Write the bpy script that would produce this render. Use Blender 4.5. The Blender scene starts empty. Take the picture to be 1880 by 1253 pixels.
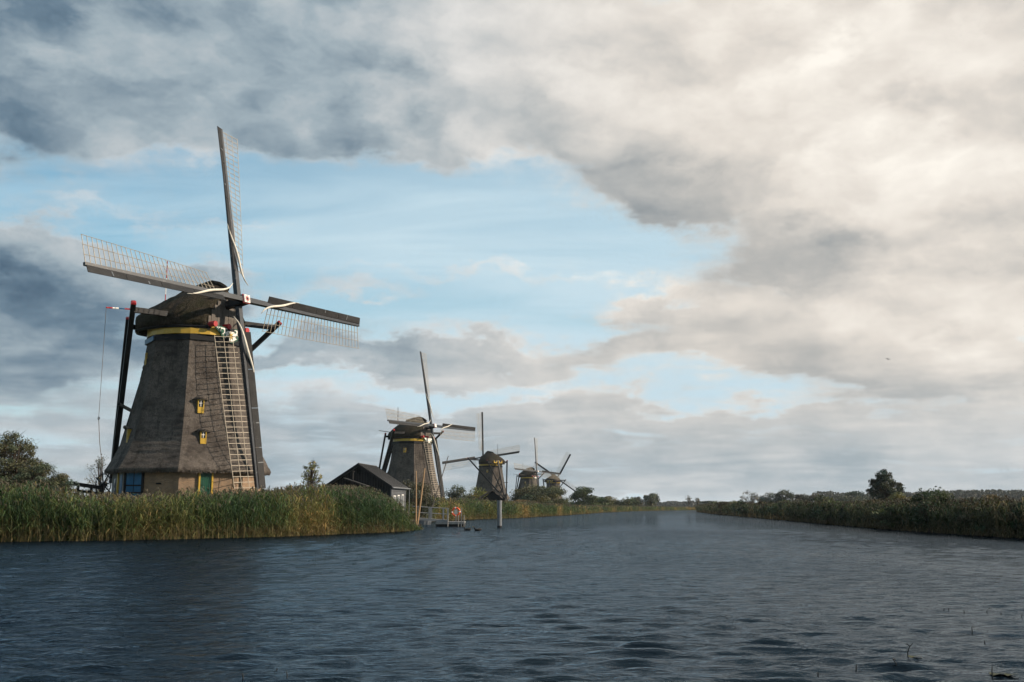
import bpy, math, random
import numpy as np
from mathutils import Vector, Matrix

R = math.radians
rng = np.random.default_rng(11)
random.seed(11)
SC = bpy.context.scene
COL = SC.collection

# ------------------------------------------------------------------ camera
CAM_H = 1.8                      # metres above the water (water is z = 0)
PITCH = math.atan((930 - 626.5) / 1828)
cam_d = bpy.data.cameras.new('camera')
cam_d.sensor_width = 36.0
cam_d.lens = 36.0 * 1828 / 1880
cam_d.clip_start = 0.1
cam_d.clip_end = 30000
cam = bpy.data.objects.new('camera', cam_d)
COL.objects.link(cam)
cam.location = (0, 0, CAM_H)
cam.rotation_euler = (math.pi / 2 + PITCH, 0, 0)
SC.camera = cam

# ------------------------------------------------------------------ light
SUN_AZ = R(94)                  # clockwise from +Y (the view direction): from the right, a little behind
SUN_EL = R(27)
sun_d = bpy.data.lights.new('sun', 'SUN')
sun_d.energy = 5.0
sun_d.angle = R(0.7)
sun_d.color = (1.0, 0.84, 0.66)
sun = bpy.data.objects.new('sun', sun_d)
COL.objects.link(sun)
sdir = Vector((math.sin(SUN_AZ) * math.cos(SUN_EL), math.cos(SUN_AZ) * math.cos(SUN_EL), math.sin(SUN_EL)))
sun.rotation_euler = sdir.to_track_quat('Z', 'Y').to_euler()

SC.view_settings.view_transform = 'Standard'
SC.view_settings.look = 'None'
SC.view_settings.exposure = 0.28
SC.view_settings.gamma = 1.0
SC.view_settings.use_curve_mapping = False
SC.cycles.use_adaptive_sampling = True
SC.cycles.adaptive_threshold = 0.02
SC.cycles.adaptive_min_samples = 8
SC.cycles.use_denoising = True
SC.cycles.denoising_prefilter = 'ACCURATE'
SC.cycles.max_bounces = 6
SC.cycles.transparent_max_bounces = 8


# ------------------------------------------------------------------ node helper
class NT:
    def __init__(s, tree):
        s.t = tree

    def n(s, typ, **kw):
        nd = s.t.nodes.new(typ)
        for k, v in kw.items():
            setattr(nd, k, v)
        return nd

    def put(s, sock, v):
        if isinstance(v, bpy.types.NodeSocket):
            s.t.links.new(v, sock)
        elif v is not None:
            sock.default_value = v

    def m(s, op, a, b=None, c=None, clamp=False):
        nd = s.n('ShaderNodeMath', operation=op, use_clamp=clamp)
        for i, v in enumerate((a, b, c)):
            if v is not None:
                s.put(nd.inputs[i], v)
        return nd.outputs[0]

    def v(s, op, a, b=None, c=None, out=0):
        nd = s.n('ShaderNodeVectorMath', operation=op)
        for i, v in enumerate((a, b, c)):
            if v is not None:
                s.put(nd.inputs[i], v)
        return nd.outputs[out]

    def noise(s, vec, scale, detail=4, rough=0.55, dist=0.0, out=0, lac=2.0):
        nd = s.n('ShaderNodeTexNoise')
        s.put(nd.inputs['Vector'], vec)
        nd.inputs['Scale'].default_value = scale
        nd.inputs['Detail'].default_value = detail
        nd.inputs['Roughness'].default_value = rough
        nd.inputs['Lacunarity'].default_value = lac
        nd.inputs['Distortion'].default_value = dist
        return nd.outputs[out]

    def mix(s, f, a, b):
        nd = s.n('ShaderNodeMix', data_type='RGBA')
        s.put(nd.inputs[0], f)
        s.put(nd.inputs[6], a)
        s.put(nd.inputs[7], b)
        return nd.outputs[2]

    def ramp(s, f, stops, interp='LINEAR'):
        nd = s.n('ShaderNodeValToRGB')
        cr = nd.color_ramp
        cr.interpolation = interp
        while len(cr.elements) < len(stops):
            cr.elements.new(0.5)
        for e, (p, c) in zip(cr.elements, stops):
            e.position = p
            e.color = (*c, 1) if len(c) == 3 else c
        s.put(nd.inputs[0], f)
        return nd.outputs[0]

    def smooth(s, x, lo, hi):
        nd = s.n('ShaderNodeMapRange', interpolation_type='SMOOTHSTEP')
        s.put(nd.inputs[0], x)
        nd.inputs[1].default_value = lo
        nd.inputs[2].default_value = hi
        return nd.outputs[0]


def lin(r, g, b):
    f = lambda c: (c / 255 / 12.92) if c / 255 <= 0.04045 else ((c / 255 + 0.055) / 1.055) ** 2.4
    return (f(r), f(g), f(b))


# ------------------------------------------------------------------ sky
def px_dir(px, py):
    """world azimuth / elevation (degrees) of a direction given as seen in the photograph"""
    u, w = (px - 940) / 1828, -(py - 626.5) / 1828
    c, s_ = math.cos(PITCH), math.sin(PITCH)
    d = Vector((u, c - w * s_, s_ + w * c)).normalized()
    return math.degrees(math.atan2(d.x, d.y)), math.degrees(math.asin(d.z))


world = bpy.data.worlds.new('World')
SC.world = world
world.use_nodes = True
wt = world.node_tree
wt.nodes.clear()
W = NT(wt)
dirv = W.n('ShaderNodeTexCoord').outputs['Generated']
dirv = W.v('NORMALIZE', dirv)
sep = W.n('ShaderNodeSeparateXYZ')
W.put(sep.inputs[0], dirv)
dx, dy, dz = sep.outputs
az = W.m('MULTIPLY', W.m('ARCTAN2', dx, dy), 57.2958)
el = W.m('MULTIPLY', W.m('ARCSINE', dz), 57.2958)
elp = W.m('MAXIMUM', el, 0.0)
comb = W.n('ShaderNodeCombineXYZ')
W.put(comb.inputs[0], az)
W.put(comb.inputs[1], el)
P0 = comb.outputs[0]
# cloud-deck coordinates: foreshortened towards the horizon
den = W.m('ADD', W.m('MAXIMUM', dz, 0.0), 0.16)
deck = W.n('ShaderNodeCombineXYZ')
W.put(deck.inputs[0], W.m('DIVIDE', dx, den))
W.put(deck.inputs[1], W.m('DIVIDE', dy, den))
deck = deck.outputs[0]
# domain warp
wn1 = W.noise(deck, 1.7, 5, 0.55, out=1)
wn2 = W.noise(W.v('MULTIPLY', dirv, (1, 1, 1.8)), 9.0, 6, 0.62, out=1)
warp = W.v('MULTIPLY', W.v('SUBTRACT', wn1, (0.5, 0.5, 0.5)), (16.0, 6.0, 0))
warp2 = W.v('MULTIPLY', W.v('SUBTRACT', wn2, (0.5, 0.5, 0.5)), (9.0, 6.5, 0))
PW = W.v('ADD', W.v('ADD', P0, warp), warp2)

nish = W.n('ShaderNodeTexSky', sky_type='NISHITA')
nish.sun_disc = False
nish.sun_elevation = SUN_EL
nish.sun_rotation = SUN_AZ
nish.air_density = 1.0
nish.dust_density = 1.2
nish.ozone_density = 1.6
SKY_K = 0.15

# cloud masses: px, py, half-width, half-height (px of the photograph), density, tone (0 dark .. 1 bright)
BL = [
    # top-left deck
    (60, 30, 330, 120, 1.3, 0.16), (330, 20, 260, 80, 0.9, 0.22), (60, 190, 260, 110, 1.2, 0.30),
    (420, 120, 170, 90, 1.2, 0.52), (570, 178, 200, 75, 1.3, 0.26), (300, 222, 260, 52, 1.0, 0.40),
    (720, 80, 220, 110, 1.2, 0.56), (760, 228, 240, 52, 1.0, 0.52), (620, 20, 200, 60, 0.8, 0.38),
    (960, 60, 170, 110, 1.2, 0.64), (930, 190, 170, 90, 1.2, 0.50), (1120, 90, 150, 110, 1.3, 0.60),
    # big right cumulus
    (1080, 240, 170, 90, 1.3, 0.50), (1300, 60, 150, 90, 1.2, 0.70), (1290, 210, 180, 90, 1.2, 0.66),
    (1200, 372, 145, 62, 1.7, 0.27), (1340, 350, 160, 70, 1.2, 0.34), (1440, 145, 90, 50, 1.7, 0.98),
    (1540, 190, 130, 80, 1.6, 0.88), (1480, 280, 180, 90, 1.1, 0.66), (1690, 250, 130, 85, 1.5, 0.80),
    (1810, 330, 150, 100, 1.1, 0.84), (1600, 380, 190, 70, 1.1, 0.62), (1480, 455, 200, 42, 1.5, 0.28),
    (1740, 450, 190, 45, 1.3, 0.36), (1860, 480, 140, 80, 1.0, 0.66),
    (1720, 80, 250, 110, 1.5, 0.58), (1870, 170, 120, 80, 1.4, 0.60), (1980, 60, 220, 160, 1.5, 0.56), (1600, -50, 320, 90, 1.3, 0.54), (1590, 200, 70, 40, 1.8, 0.98), (1690, 185, 60, 34, 1.8, 0.98), (1770, 290, 80, 50, 1.2, 0.84), (1640, 320, 120, 40, 1.2, 0.52), (1440, 130, 70, 36, 1.6, 1.1), (1950, 420, 120, 200, 1.2, 0.8),
    # lower right banks
    (1330, 560, 190, 55, 1.3, 0.42), (1560, 545, 200, 60, 1.2, 0.60), (1760, 580, 180, 70, 1.1, 0.62),
    (1500, 650, 260, 45, 1.3, 0.38), (1760, 672, 240, 40, 1.3, 0.36), (1860, 610, 80, 60, 1.1, 0.92),
    (1190, 550, 110, 30, 0.9, 0.62), (1240, 640, 200, 40, 1.0, 0.44),
    # left cumulus below the blue gap
    (70, 440, 150, 55, 1.6, 0.46), (210, 480, 150, 55, 1.4, 0.44), (50, 530, 140, 62, 1.6, 0.04),
    (290, 540, 140, 55, 1.0, 0.30), (140, 640, 260, 60, 1.2, 0.16), (420, 650, 220, 45, 0.8, 0.38),
    (470, 395, 330, 11, 0.42, 0.60), (820, 515, 280, 13, 0.50, 0.58), (640, 548, 210, 16, 0.55, 0.52),
    (540, 525, 130, 25, 0.50, 0.48), (720, 600, 150, 20, 0.35, 0.55),
    # middle bank
    (640, 670, 230, 40, 1.1, 0.40), (880, 655, 230, 40, 1.2, 0.50), (1030, 690, 160, 30, 0.9, 0.46),
    # stratus to the horizon
    (300, 765, 520, 45, 0.65, 0.38), (900, 775, 420, 36, 0.75, 0.46), (1500, 755, 480, 36, 1.0, 0.54),
    (200, 850, 600, 60, 0.9, 0.36), (20, 690, 200, 60, 1.0, 0.36), (1000, 850, 560, 60, 1.0, 0.42), (1650, 830, 480, 70, 1.0, 0.46),
    (940, 925, 1600, 50, 1.0, 0.50),
]
# outside the frame the deck simply goes on: broken cloud everywhere
cont = W.noise(deck, 0.9, 4, 0.5)
wide = W.m('MAXIMUM', W.smooth(W.m('ABSOLUTE', az), 27.0, 48.0), W.smooth(el, 29.0, 44.0))
dens = W.m('MULTIPLY', W.smooth(cont, 0.36, 0.60), W.m('MULTIPLY', wide, 1.2))
tone = W.m('MULTIPLY', dens, 0.26)
for (bx, by, bw, bh, bd, bt) in BL:
    a0, e0 = px_dir(bx, by)
    iw, ih = 1 / (bw / 1828 * 57.3), 1 / (bh / 1828 * 57.3)
    q = W.v('MULTIPLY_ADD', PW, (iw, ih, 0), (-a0 * iw, -e0 * ih, 0))
    q = W.v('DOT_PRODUCT', q, q, out=1)
    g = W.m('POWER', 0.30, q)
    dens = W.m('MULTIPLY_ADD', g, bd, dens)
    tone = W.m('MULTIPLY_ADD', g, bd * bt, tone)
tone = W.m('DIVIDE', tone, W.m('MAXIMUM', dens, 0.001))
# fine structure
fine = W.noise(W.v('MULTIPLY', dirv, (1, 1, 2.0)), 14.0, 8, 0.60, dist=0.3)


def puffs(vec):
    return W.noise(vec, 6.5, 5, 0.50)


QV = W.v('ADD', W.v('MULTIPLY', dirv, (1, 1, 1.7)), W.v('MULTIPLY', W.v('SUBTRACT', wn2, (0.5, 0.5, 0.5)), (0.10, 0.10, 0.10)))
pfA = puffs(QV)
pfB = puffs(W.v('ADD', QV, (0.022, 0.0, 0.040)))       # a step towards the light: lit tops, shaded undersides
relief = W.m('SUBTRACT', pfA, pfB)
mid = W.noise(deck, 3.2, 6, 0.58)
streak = W.noise(W.v('MULTIPLY', dirv, (1, 1, 9.0)), 7.0, 5, 0.55, dist=0.4)
finec = W.m('SUBTRACT', fine, 0.5)
midc = W.m('SUBTRACT', mid, 0.5)
strc = W.m('SUBTRACT', streak, 0.5)
low = W.m('SUBTRACT', 1.0, W.smooth(el, 3.0, 12.0))
dd = W.m('ADD', dens, W.m('MULTIPLY', finec, 0.8))
dd = W.m('ADD', dd, W.m('MULTIPLY', midc, 0.6))
dd = W.m('ADD', dd, W.m('MULTIPLY', strc, W.m('MULTIPLY_ADD', low, 2.4, 0.25)))
dd = W.m('ADD', dd, W.m('MULTIPLY', W.m('SUBTRACT', pfA, 0.5), W.m('MULTIPLY_ADD', low, -0.8, 1.1)))
mask = W.smooth(dd, 0.18, 1.12)
tt = W.m('ADD', W.m('ADD', tone, 0.08), W.m('MULTIPLY', finec, 0.27))
tt = W.m('ADD', tt, W.m('MULTIPLY', midc, 0.18))
tt = W.m('ADD', tt, W.m('MULTIPLY', strc, W.m('MULTIPLY', low, 0.62)))
tt = W.m('ADD', tt, W.m('MULTIPLY', relief, W.m('MULTIPLY_ADD', low, -0.65, 1.1)))
# thin sunlit rims of the clouds
rim = W.m('SUBTRACT', 1.0, W.smooth(dd, 0.55, 1.25))
tt = W.m('MULTIPLY_ADD', rim, 0.16, tt)
cool = W.ramp(tt, [(0.0, lin(66, 90, 112)), (0.22, lin(108, 130, 147)), (0.45, lin(160, 175, 184)),
                   (0.7, lin(205, 209, 211)), (1.0, lin(240, 238, 236))])
warm = W.ramp(tt, [(0.0, lin(128, 136, 140)), (0.22, lin(160, 164, 165)), (0.45, lin(190, 188, 184)),
                   (0.7, lin(226, 219, 210)), (1.0, lin(254, 248, 238))])
wf = W.m('MULTIPLY', W.m('MULTIPLY', W.smooth(az, -14.0, 14.0), W.smooth(el, 0.0, 9.0)), W.m('SUBTRACT', 1.0, W.smooth(el, 30.0, 46.0)))
ccol = W.mix(wf, cool, warm)
skyc = W.v('MULTIPLY', nish.outputs[0], (SKY_K * 0.74, SKY_K * 1.06, SKY_K * 1.00))
# high thin veil (cirrus) in the clear parts
veil = W.noise(W.v('MULTIPLY', deck, (0.45, 1.7, 1)), 1.8, 7, 0.58, dist=0.5)
vf = W.m('MULTIPLY', W.smooth(veil, 0.3, 0.75), 0.55)
vf = W.m('ADD', vf, W.m('MULTIPLY', W.smooth(az, -27.0, -4.0), 0.55), clamp=True)
vf = W.m('ADD', vf, W.m('MULTIPLY', low, 0.6), clamp=True)
skyc = W.mix(vf, skyc, (*lin(198, 221, 232), 1))
final = W.mix(mask, skyc, ccol)
bg = W.n('ShaderNodeBackground')
W.put(bg.inputs[0], final)
bg.inputs[1].default_value = 0.84
world.cycles.sampling_method = 'MANUAL'
world.cycles.sample_map_resolution = 256
wo = W.n('ShaderNodeOutputWorld')
wt.links.new(bg.outputs[0], wo.inputs[0])

# ------------------------------------------------------------------ materials
MATS = {}


def mat(name, build):
    if name in MATS:
        return MATS[name]
    m = bpy.data.materials.new(name)
    m.use_nodes = True
    t = m.node_tree
    t.nodes.clear()
    k = NT(t)
    out = k.n('ShaderNodeOutputMaterial')
    b = k.n('ShaderNodeBsdfPrincipled')
    t.links.new(b.outputs[0], out.inputs[0])
    build(k, b, out)
    MATS[name] = m
    return m


def obj_co(k):
    return k.n('ShaderNodeTexCoord').outputs['Object']


def bump(k, b, h, strength, dist):
    nd = k.n('ShaderNodeBump')
    nd.inputs['Strength'].default_value = strength
    nd.inputs['Distance'].default_value = dist
    k.put(nd.inputs['Height'], h)
    k.t.links.new(nd.outputs[0], b.inputs['Normal'])


def painted(name, col, var=0.25, rough=0.55, scale=3.0, wear=None, spec=0.4):
    def f(k, b, o):
        co = obj_co(k)
        n1 = k.noise(co, scale, 6, 0.6)
        n2 = k.noise(co, scale * 9, 4, 0.6)
        d = tuple(c * (1 - var) for c in col)
        l = tuple(min(1, c * (1 + var * 0.6)) for c in col)
        c = k.ramp(n1, [(0.3, d), (0.7, l)])
        if wear:
            c = k.mix(k.smooth(n2, 0.62, 0.70), c, (*wear, 1))
        k.put(b.inputs['Base Color'], c)
        b.inputs['Roughness'].default_value = rough
        b.inputs['Specular IOR Level'].default_value = spec
        bump(k, b, n2, 0.25, 0.01)
    return mat(name, f)


def thatch(name, c0, c1, moss, coarse=1.0):
    def f(k, b, o):
        co = obj_co(k)
        st = k.noise(k.v('MULTIPLY', co, (14, 14, 2.2)), 2.0 * coarse, 6, 0.7)
        run = k.noise(k.v('MULTIPLY', co, (2.6, 2.6, 0.28)), 1.0, 5, 0.65)
        pat = k.noise(co, 0.55, 5, 0.6)
        tuft = k.noise(k.v('MULTIPLY', co, (2.2, 2.2, 4.5)), 1.3, 4, 0.6)
        c = k.ramp(st, [(0.28, tuple(x * 0.45 for x in c0)), (0.5, c0), (0.75, c1)])
        c = k.mix(k.m('MULTIPLY', k.smooth(pat, 0.42, 0.66), 0.75), c, (*moss, 1))
        rows = k.noise(k.v('MULTIPLY', co, (1.3, 1.3, 2.4)), 0.9, 6, 0.68)
        c = k.mix(k.m('MULTIPLY', k.smooth(rows, 0.50, 0.66), 0.5), c, (*tuple(x * 0.5 for x in moss), 1))
        c = k.mix(k.m('MULTIPLY', k.smooth(tuft, 0.50, 0.72), 0.55), c, (*tuple(x * 0.4 for x in c0), 1))
        c = k.mix(k.m('MULTIPLY', k.smooth(run, 0.52, 0.68), 0.55), c, (*tuple(x * 0.6 for x in moss), 1))
        k.put(b.inputs['Base Color'], c)
        b.inputs['Roughness'].default_value = 0.95
        b.inputs['Specular IOR Level'].default_value = 0.1
        h = k.m('ADD', k.m('MULTIPLY', st, 0.6), tuft)
        bump(k, b, h, 0.7, 0.10)
    return mat(name, f)


M_THATCH = thatch('thatch', (0.108, 0.094, 0.083), (0.23, 0.20, 0.175), (0.050, 0.043, 0.039))
M_CAPTH = thatch('cap_thatch', (0.036, 0.029, 0.023), (0.115, 0.092, 0.068), (0.028, 0.029, 0.017), 0.6)


def f_brick(k, b, o):
    uv = k.n('ShaderNodeUVMap').outputs[0]
    br = k.n('ShaderNodeTexBrick')
    k.put(br.inputs['Vector'], uv)
    br.inputs['Scale'].default_value = 1.0
    br.inputs['Brick Width'].default_value = 0.23
    br.inputs['Row Height'].default_value = 0.075
    br.inputs['Mortar Size'].default_value = 0.010
    br.inputs['Color1'].default_value = (0.27, 0.165, 0.090, 1)
    br.inputs['Color2'].default_value = (0.160, 0.098, 0.060, 1)
    br.inputs['Mortar'].default_value = (0.27, 0.22, 0.165, 1)
    n = k.noise(obj_co(k), 1.1, 6, 0.65)
    c = k.mix(k.m('MULTIPLY', k.smooth(n, 0.40, 0.70), 0.6), br.outputs[0], (0.12, 0.088, 0.060, 1))
    k.put(b.inputs['Base Color'], c)
    b.inputs['Roughness'].default_value = 0.9
    bump(k, b, br.outputs[1], -0.5, 0.01)


M_BRICK = mat('brick', f_brick)
M_TAR = painted('tarred_wood', (0.009, 0.010, 0.012), 0.45, 0.55, 1.2, (0.028, 0.028, 0.030), 0.22)
M_TARB = painted('tarred_steel', (0.016, 0.021, 0.029), 0.45, 0.40, 1.0, (0.16, 0.16, 0.17), 0.4)
M_BOARD = painted('weathered_board', (0.021, 0.021, 0.022), 0.4, 0.65, 1.4, (0.085, 0.083, 0.082), 0.22)
M_FRONT = painted('grey_planking', (0.105, 0.092, 0.080), 0.4, 0.8, 1.6, (0.17, 0.155, 0.14))
M_CREAM = painted('cream_paint', (0.38, 0.325, 0.25), 0.25, 0.55, 2.0, (0.17, 0.14, 0.10))
M_YELLOW = painted('yellow_paint', (0.50, 0.32, 0.04), 0.2, 0.4, 1.2)
M_BLUE = painted('blue_paint', (0.018, 0.105, 0.22), 0.25, 0.45, 1.5)
M_GREEN = painted('green_paint', (0.010, 0.070, 0.042), 0.3, 0.4, 1.5)
M_WHITE = painted('white_paint', (0.74, 0.72, 0.68), 0.12, 0.5, 2.0)
M_RED = painted('red_paint', (0.38, 0.022, 0.026), 0.2, 0.45, 1.5)
M_CLOTH = painted('sail_canvas', (0.66, 0.62, 0.54), 0.22, 0.85, 2.5)
M_ROPE = painted('rope', (0.12, 0.10, 0.08), 0.3, 0.9, 4.0)
M_WALL = painted('pale_plaster', (0.20, 0.19, 0.18), 0.35, 0.8, 0.9)
M_BLACKW = painted('black_boarding', (0.008, 0.009, 0.010), 0.4, 0.75, 1.0)
M_GREYW = painted('grey_boarding', (0.070, 0.075, 0.083), 0.25, 0.7, 1.0)
M_ROOF = painted('roof_felt', (0.046, 0.045, 0.045), 0.3, 0.8, 0.7)
M_STEEL = painted('galvanised_steel', (0.16, 0.172, 0.185), 0.25, 0.45, 1.5, (0.13, 0.12, 0.11))
M_RAIL = painted('rail_paint', (0.24, 0.25, 0.26), 0.2, 0.5, 1.5)
M_POLEW = painted('peeled_pole_wood', (0.34, 0.22, 0.12), 0.3, 0.7, 2.0)
M_DECK = painted('grey_deck_wood', (0.29, 0.285, 0.275), 0.35, 0.8, 2.0)
M_ORANGE = painted('orange_plastic', (0.68, 0.095, 0.03), 0.12, 0.4, 2.0)
M_BARK = painted('bark', (0.062, 0.050, 0.040), 0.4, 0.95, 4.0)
M_DARK = painted('dark_feather', (0.018, 0.017, 0.016), 0.3, 0.8, 4.0)


def f_glass(k, b, o):
    b.inputs['Base Color'].default_value = (0.03, 0.05, 0.08, 1)
    b.inputs['Roughness'].default_value = 0.22
    b.inputs['Specular IOR Level'].default_value = 0.3


M_GLASS = mat('window_glass', f_glass)


def leafy(name, rough=0.6, trans=0.35):
    def f(k, b, o):
        at = k.n('ShaderNodeAttribute', attribute_name='col')
        k.put(b.inputs['Base Color'], at.outputs[0])
        b.inputs['Roughness'].default_value = rough
        b.inputs['Specular IOR Level'].default_value = 0.25
        tr = k.n('ShaderNodeBsdfTranslucent')
        k.put(tr.inputs[0], at.outputs[0])
        mx = k.n('ShaderNodeMixShader')
        mx.inputs[0].default_value = trans
        k.t.links.new(b.outputs[0], mx.inputs[1])
        k.t.links.new(tr.outputs[0], mx.inputs[2])
        k.t.links.new(mx.outputs[0], o.inputs[0])
    return mat(name, f)


M_REED = leafy('reed_blades', 0.65, 0.30)
M_LEAF = leafy('leaves', 0.55, 0.28)


def f_ground(k, b, o):
    co = obj_co(k)
    n1 = k.noise(co, 0.09, 6, 0.6)
    n2 = k.noise(co, 2.5, 6, 0.7)
    c = k.ramp(n1, [(0.3, (0.045, 0.060, 0.022)), (0.55, (0.070, 0.080, 0.030)), (0.75, (0.11, 0.095, 0.045))])
    c = k.mix(k.smooth(n2, 0.45, 0.75), c, (0.030, 0.032, 0.016, 1))
    k.put(b.inputs['Base Color'], c)
    b.inputs['Roughness'].default_value = 0.95
    b.inputs['Specular IOR Level'].default_value = 0.1
    bump(k, b, n2, 0.8, 0.1)


M_GROUND = mat('meadow_soil', f_ground)


def f_water(k, b, o):
    co = obj_co(k)
    patch = k.noise(k.v('MULTIPLY', co, (0.05, 0.016, 1)), 1.0, 4, 0.55)
    r1 = k.noise(k.v('MULTIPLY', co, (0.8, 1.9, 1)), 2.4, 4, 0.55, dist=0.3)
    r2 = k.noise(k.v('MULTIPLY', co, (1.0, 1.4, 1)), 9.0, 4, 0.6, dist=0.3)
    h = k.m('ADD', k.m('MULTIPLY', r1, 0.085), k.m('MULTIPLY', r2, 0.024))
    h = k.m('MULTIPLY', h, k.m('MULTIPLY_ADD', k.smooth(patch, 0.36, 0.64), 0.95, 0.40))
    # choppy water: facets lean to and fro, so the mirror never gets as strong as on a flat sheet
    nd = k.n('ShaderNodeBump')
    nd.inputs['Strength'].default_value = 1.0
    nd.inputs['Distance'].default_value = 1.0
    k.put(nd.inputs['Height'], h)
    fr = k.n('ShaderNodeFresnel')
    fr.inputs['IOR'].default_value = 1.333
    k.t.links.new(nd.outputs[0], fr.inputs['Normal'])
    fac = k.m('MINIMUM', k.m('MULTIPLY', fr.outputs[0], 0.78), 0.27)
    df = k.n('ShaderNodeBsdfDiffuse')
    df.inputs[0].default_value = (0.0025, 0.006, 0.010, 1)
    gl = k.n('ShaderNodeBsdfGlossy')
    gl.inputs[0].default_value = (0.78, 0.90, 1.0, 1)
    gl.inputs['Roughness'].default_value = 0.035
    for q in (df, gl):
        k.t.links.new(nd.outputs[0], q.inputs['Normal'])
    mx = k.n('ShaderNodeMixShader')
    k.put(mx.inputs[0], fac)
    k.t.links.new(df.outputs[0], mx.inputs[1])
    k.t.links.new(gl.outputs[0], mx.inputs[2])
    k.t.links.new(mx.outputs[0], o.inputs[0])


M_WATER = mat('canal_water', f_water)


# ------------------------------------------------------------------ mesh helpers
class MB:
    """collects shapes; build() links them as ONE mesh object"""

    def __init__(s):
        s.v, s.f = [], []

    def add(s, verts, faces):
        o = len(s.v)
        s.v += [tuple(p) for p in verts]
        s.f += [tuple(i + o for i in f) for f in faces]
        return s

    def hexa(s, c8):
        return s.add(c8, [(0, 3, 2, 1), (4, 5, 6, 7), (0, 1, 5, 4), (1, 2, 6, 5), (2, 3, 7, 6), (3, 0, 4, 7)])

    def box(s, c, half, ax=None):
        c = Vector(c)
        X, Y, Z = ax if ax else (Vector((1, 0, 0)), Vector((0, 1, 0)), Vector((0, 0, 1)))
        a, b_, d = X * half[0], Y * half[1], Z * half[2]
        return s.hexa([c - a - b_ - d, c + a - b_ - d, c + a + b_ - d, c - a + b_ - d,
                       c - a - b_ + d, c + a - b_ + d, c + a + b_ + d, c - a + b_ + d])

    def bar(s, p, q, w0, w1=None, t0=None, t1=None, up=None):
        """tapered rectangular bar from p to q; w = half width along side, t = half thickness along up"""
        p, q = Vector(p), Vector(q)
        w1 = w0 if w1 is None else w1
        t0 = w0 if t0 is None else t0
        t1 = t0 * w1 / w0 if t1 is None else t1
        d = (q - p).normalized()
        up = Vector(up) if up is not None else (Vector((0, 0, 1)) if abs(d.z) < 0.95 else Vector((0, 1, 0)))
        sd = d.cross(up).normalized()
        u = sd.cross(d).normalized()
        return s.hexa([p - sd * w0 - u * t0, p + sd * w0 - u * t0, p + sd * w0 + u * t0, p - sd * w0 + u * t0,
                       q - sd * w1 - u * t1, q + sd * w1 - u * t1, q + sd * w1 + u * t1, q - sd * w1 + u * t1])

    def tube(s, pts, rad, n=6, cap=True):
        pts = [Vector(p) for p in pts]
        rings = []
        o = len(s.v)
        for i, p in enumerate(pts):
            d = (pts[min(i + 1, len(pts) - 1)] - pts[max(i - 1, 0)]).normalized()
            ref = Vector((0, 0, 1)) if abs(d.z) < 0.9 else Vector((1, 0, 0))
            a = d.cross(ref).normalized()
            b_ = a.cross(d).normalized()
            r = rad[i] if isinstance(rad, (list, tuple)) else rad
            for j in range(n):
                t = 2 * math.pi * j / n
                s.v.append(tuple(p + a * (math.cos(t) * r) + b_ * (math.sin(t) * r)))
        for i in range(len(pts) - 1):
            for j in range(n):
                s.f.append((o + i * n + j, o + i * n + (j + 1) % n, o + (i + 1) * n + (j + 1) % n, o + (i + 1) * n + j))
        if cap:
            s.f.append(tuple(o + j for j in range(n))[::-1])
            s.f.append(tuple(o + (len(pts) - 1) * n + j for j in range(n)))
        return s

    def build(s, name, m, parent=None, smooth=False):
        me = bpy.data.meshes.new(name)
        me.from_pydata(s.v, [], s.f)
        me.materials.append(m)
        if smooth:
            me.polygons.foreach_set('use_smooth', [True] * len(me.polygons))
        me.update()
        ob = bpy.data.objects.new(name, me)
        COL.objects.link(ob)
        if parent:
            ob.parent = parent
        return ob


def tri_mesh(name, V, T, m, C=None, parent=None, loc=None):
    """fast triangle mesh from numpy arrays; C = one colour per vertex"""
    me = bpy.data.meshes.new(name)
    V = np.asarray(V, np.float32)
    T = np.asarray(T, np.int32)
    me.vertices.add(len(V))
    me.vertices.foreach_set('co', V.ravel())
    me.loops.add(T.size)
    me.loops.foreach_set('vertex_index', T.ravel())
    me.polygons.add(len(T))
    me.polygons.foreach_set('loop_start', np.arange(0, T.size, 3, dtype=np.int32))
    me.update(calc_edges=True)
    if C is not None:
        at = me.color_attributes.new('col', 'FLOAT_COLOR', 'POINT')
        at.data.foreach_set('color', np.concatenate([C, np.ones((len(C), 1))], 1).astype(np.float32).ravel())
    me.materials.append(m)
    ob = bpy.data.objects.new(name, me)
    COL.objects.link(ob)
    if parent:
        ob.parent = parent
    if loc is not None:
        ob.location = loc
    return ob


def empty(name, loc=(0, 0, 0), parent=None):
    o = bpy.data.objects.new(name, None)
    o.empty_display_size = 0.5
    COL.objects.link(o)
    o.location = loc
    if parent:
        o.parent = parent
    return o


def tag(o, label=None, cat=None, group=None, kind=None):
    for k_, v_ in (('label', label), ('category', cat), ('group', group), ('kind', kind)):
        if v_:
            o[k_] = v_
    return o


def at(px, py, Y):
    """the world point at depth Y that the photograph shows at px, py (used to survey positions)"""
    u, w = (px - 940) / 1828, -(py - 626.5) / 1828
    c, s_ = math.cos(PITCH), math.sin(PITCH)
    d = Vector((u, c - w * s_, s_ + w * c))
    d /= d.y
    return Vector((0, 0, CAM_H)) + d * Y


def on_water(px, py):
    u, w = (px - 940) / 1828, -(py - 626.5) / 1828
    c, s_ = math.cos(PITCH), math.sin(PITCH)
    d = Vector((u, c - w * s_, s_ + w * c))
    return Vector((0, 0, CAM_H)) + d * (-CAM_H / d.z)


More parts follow.
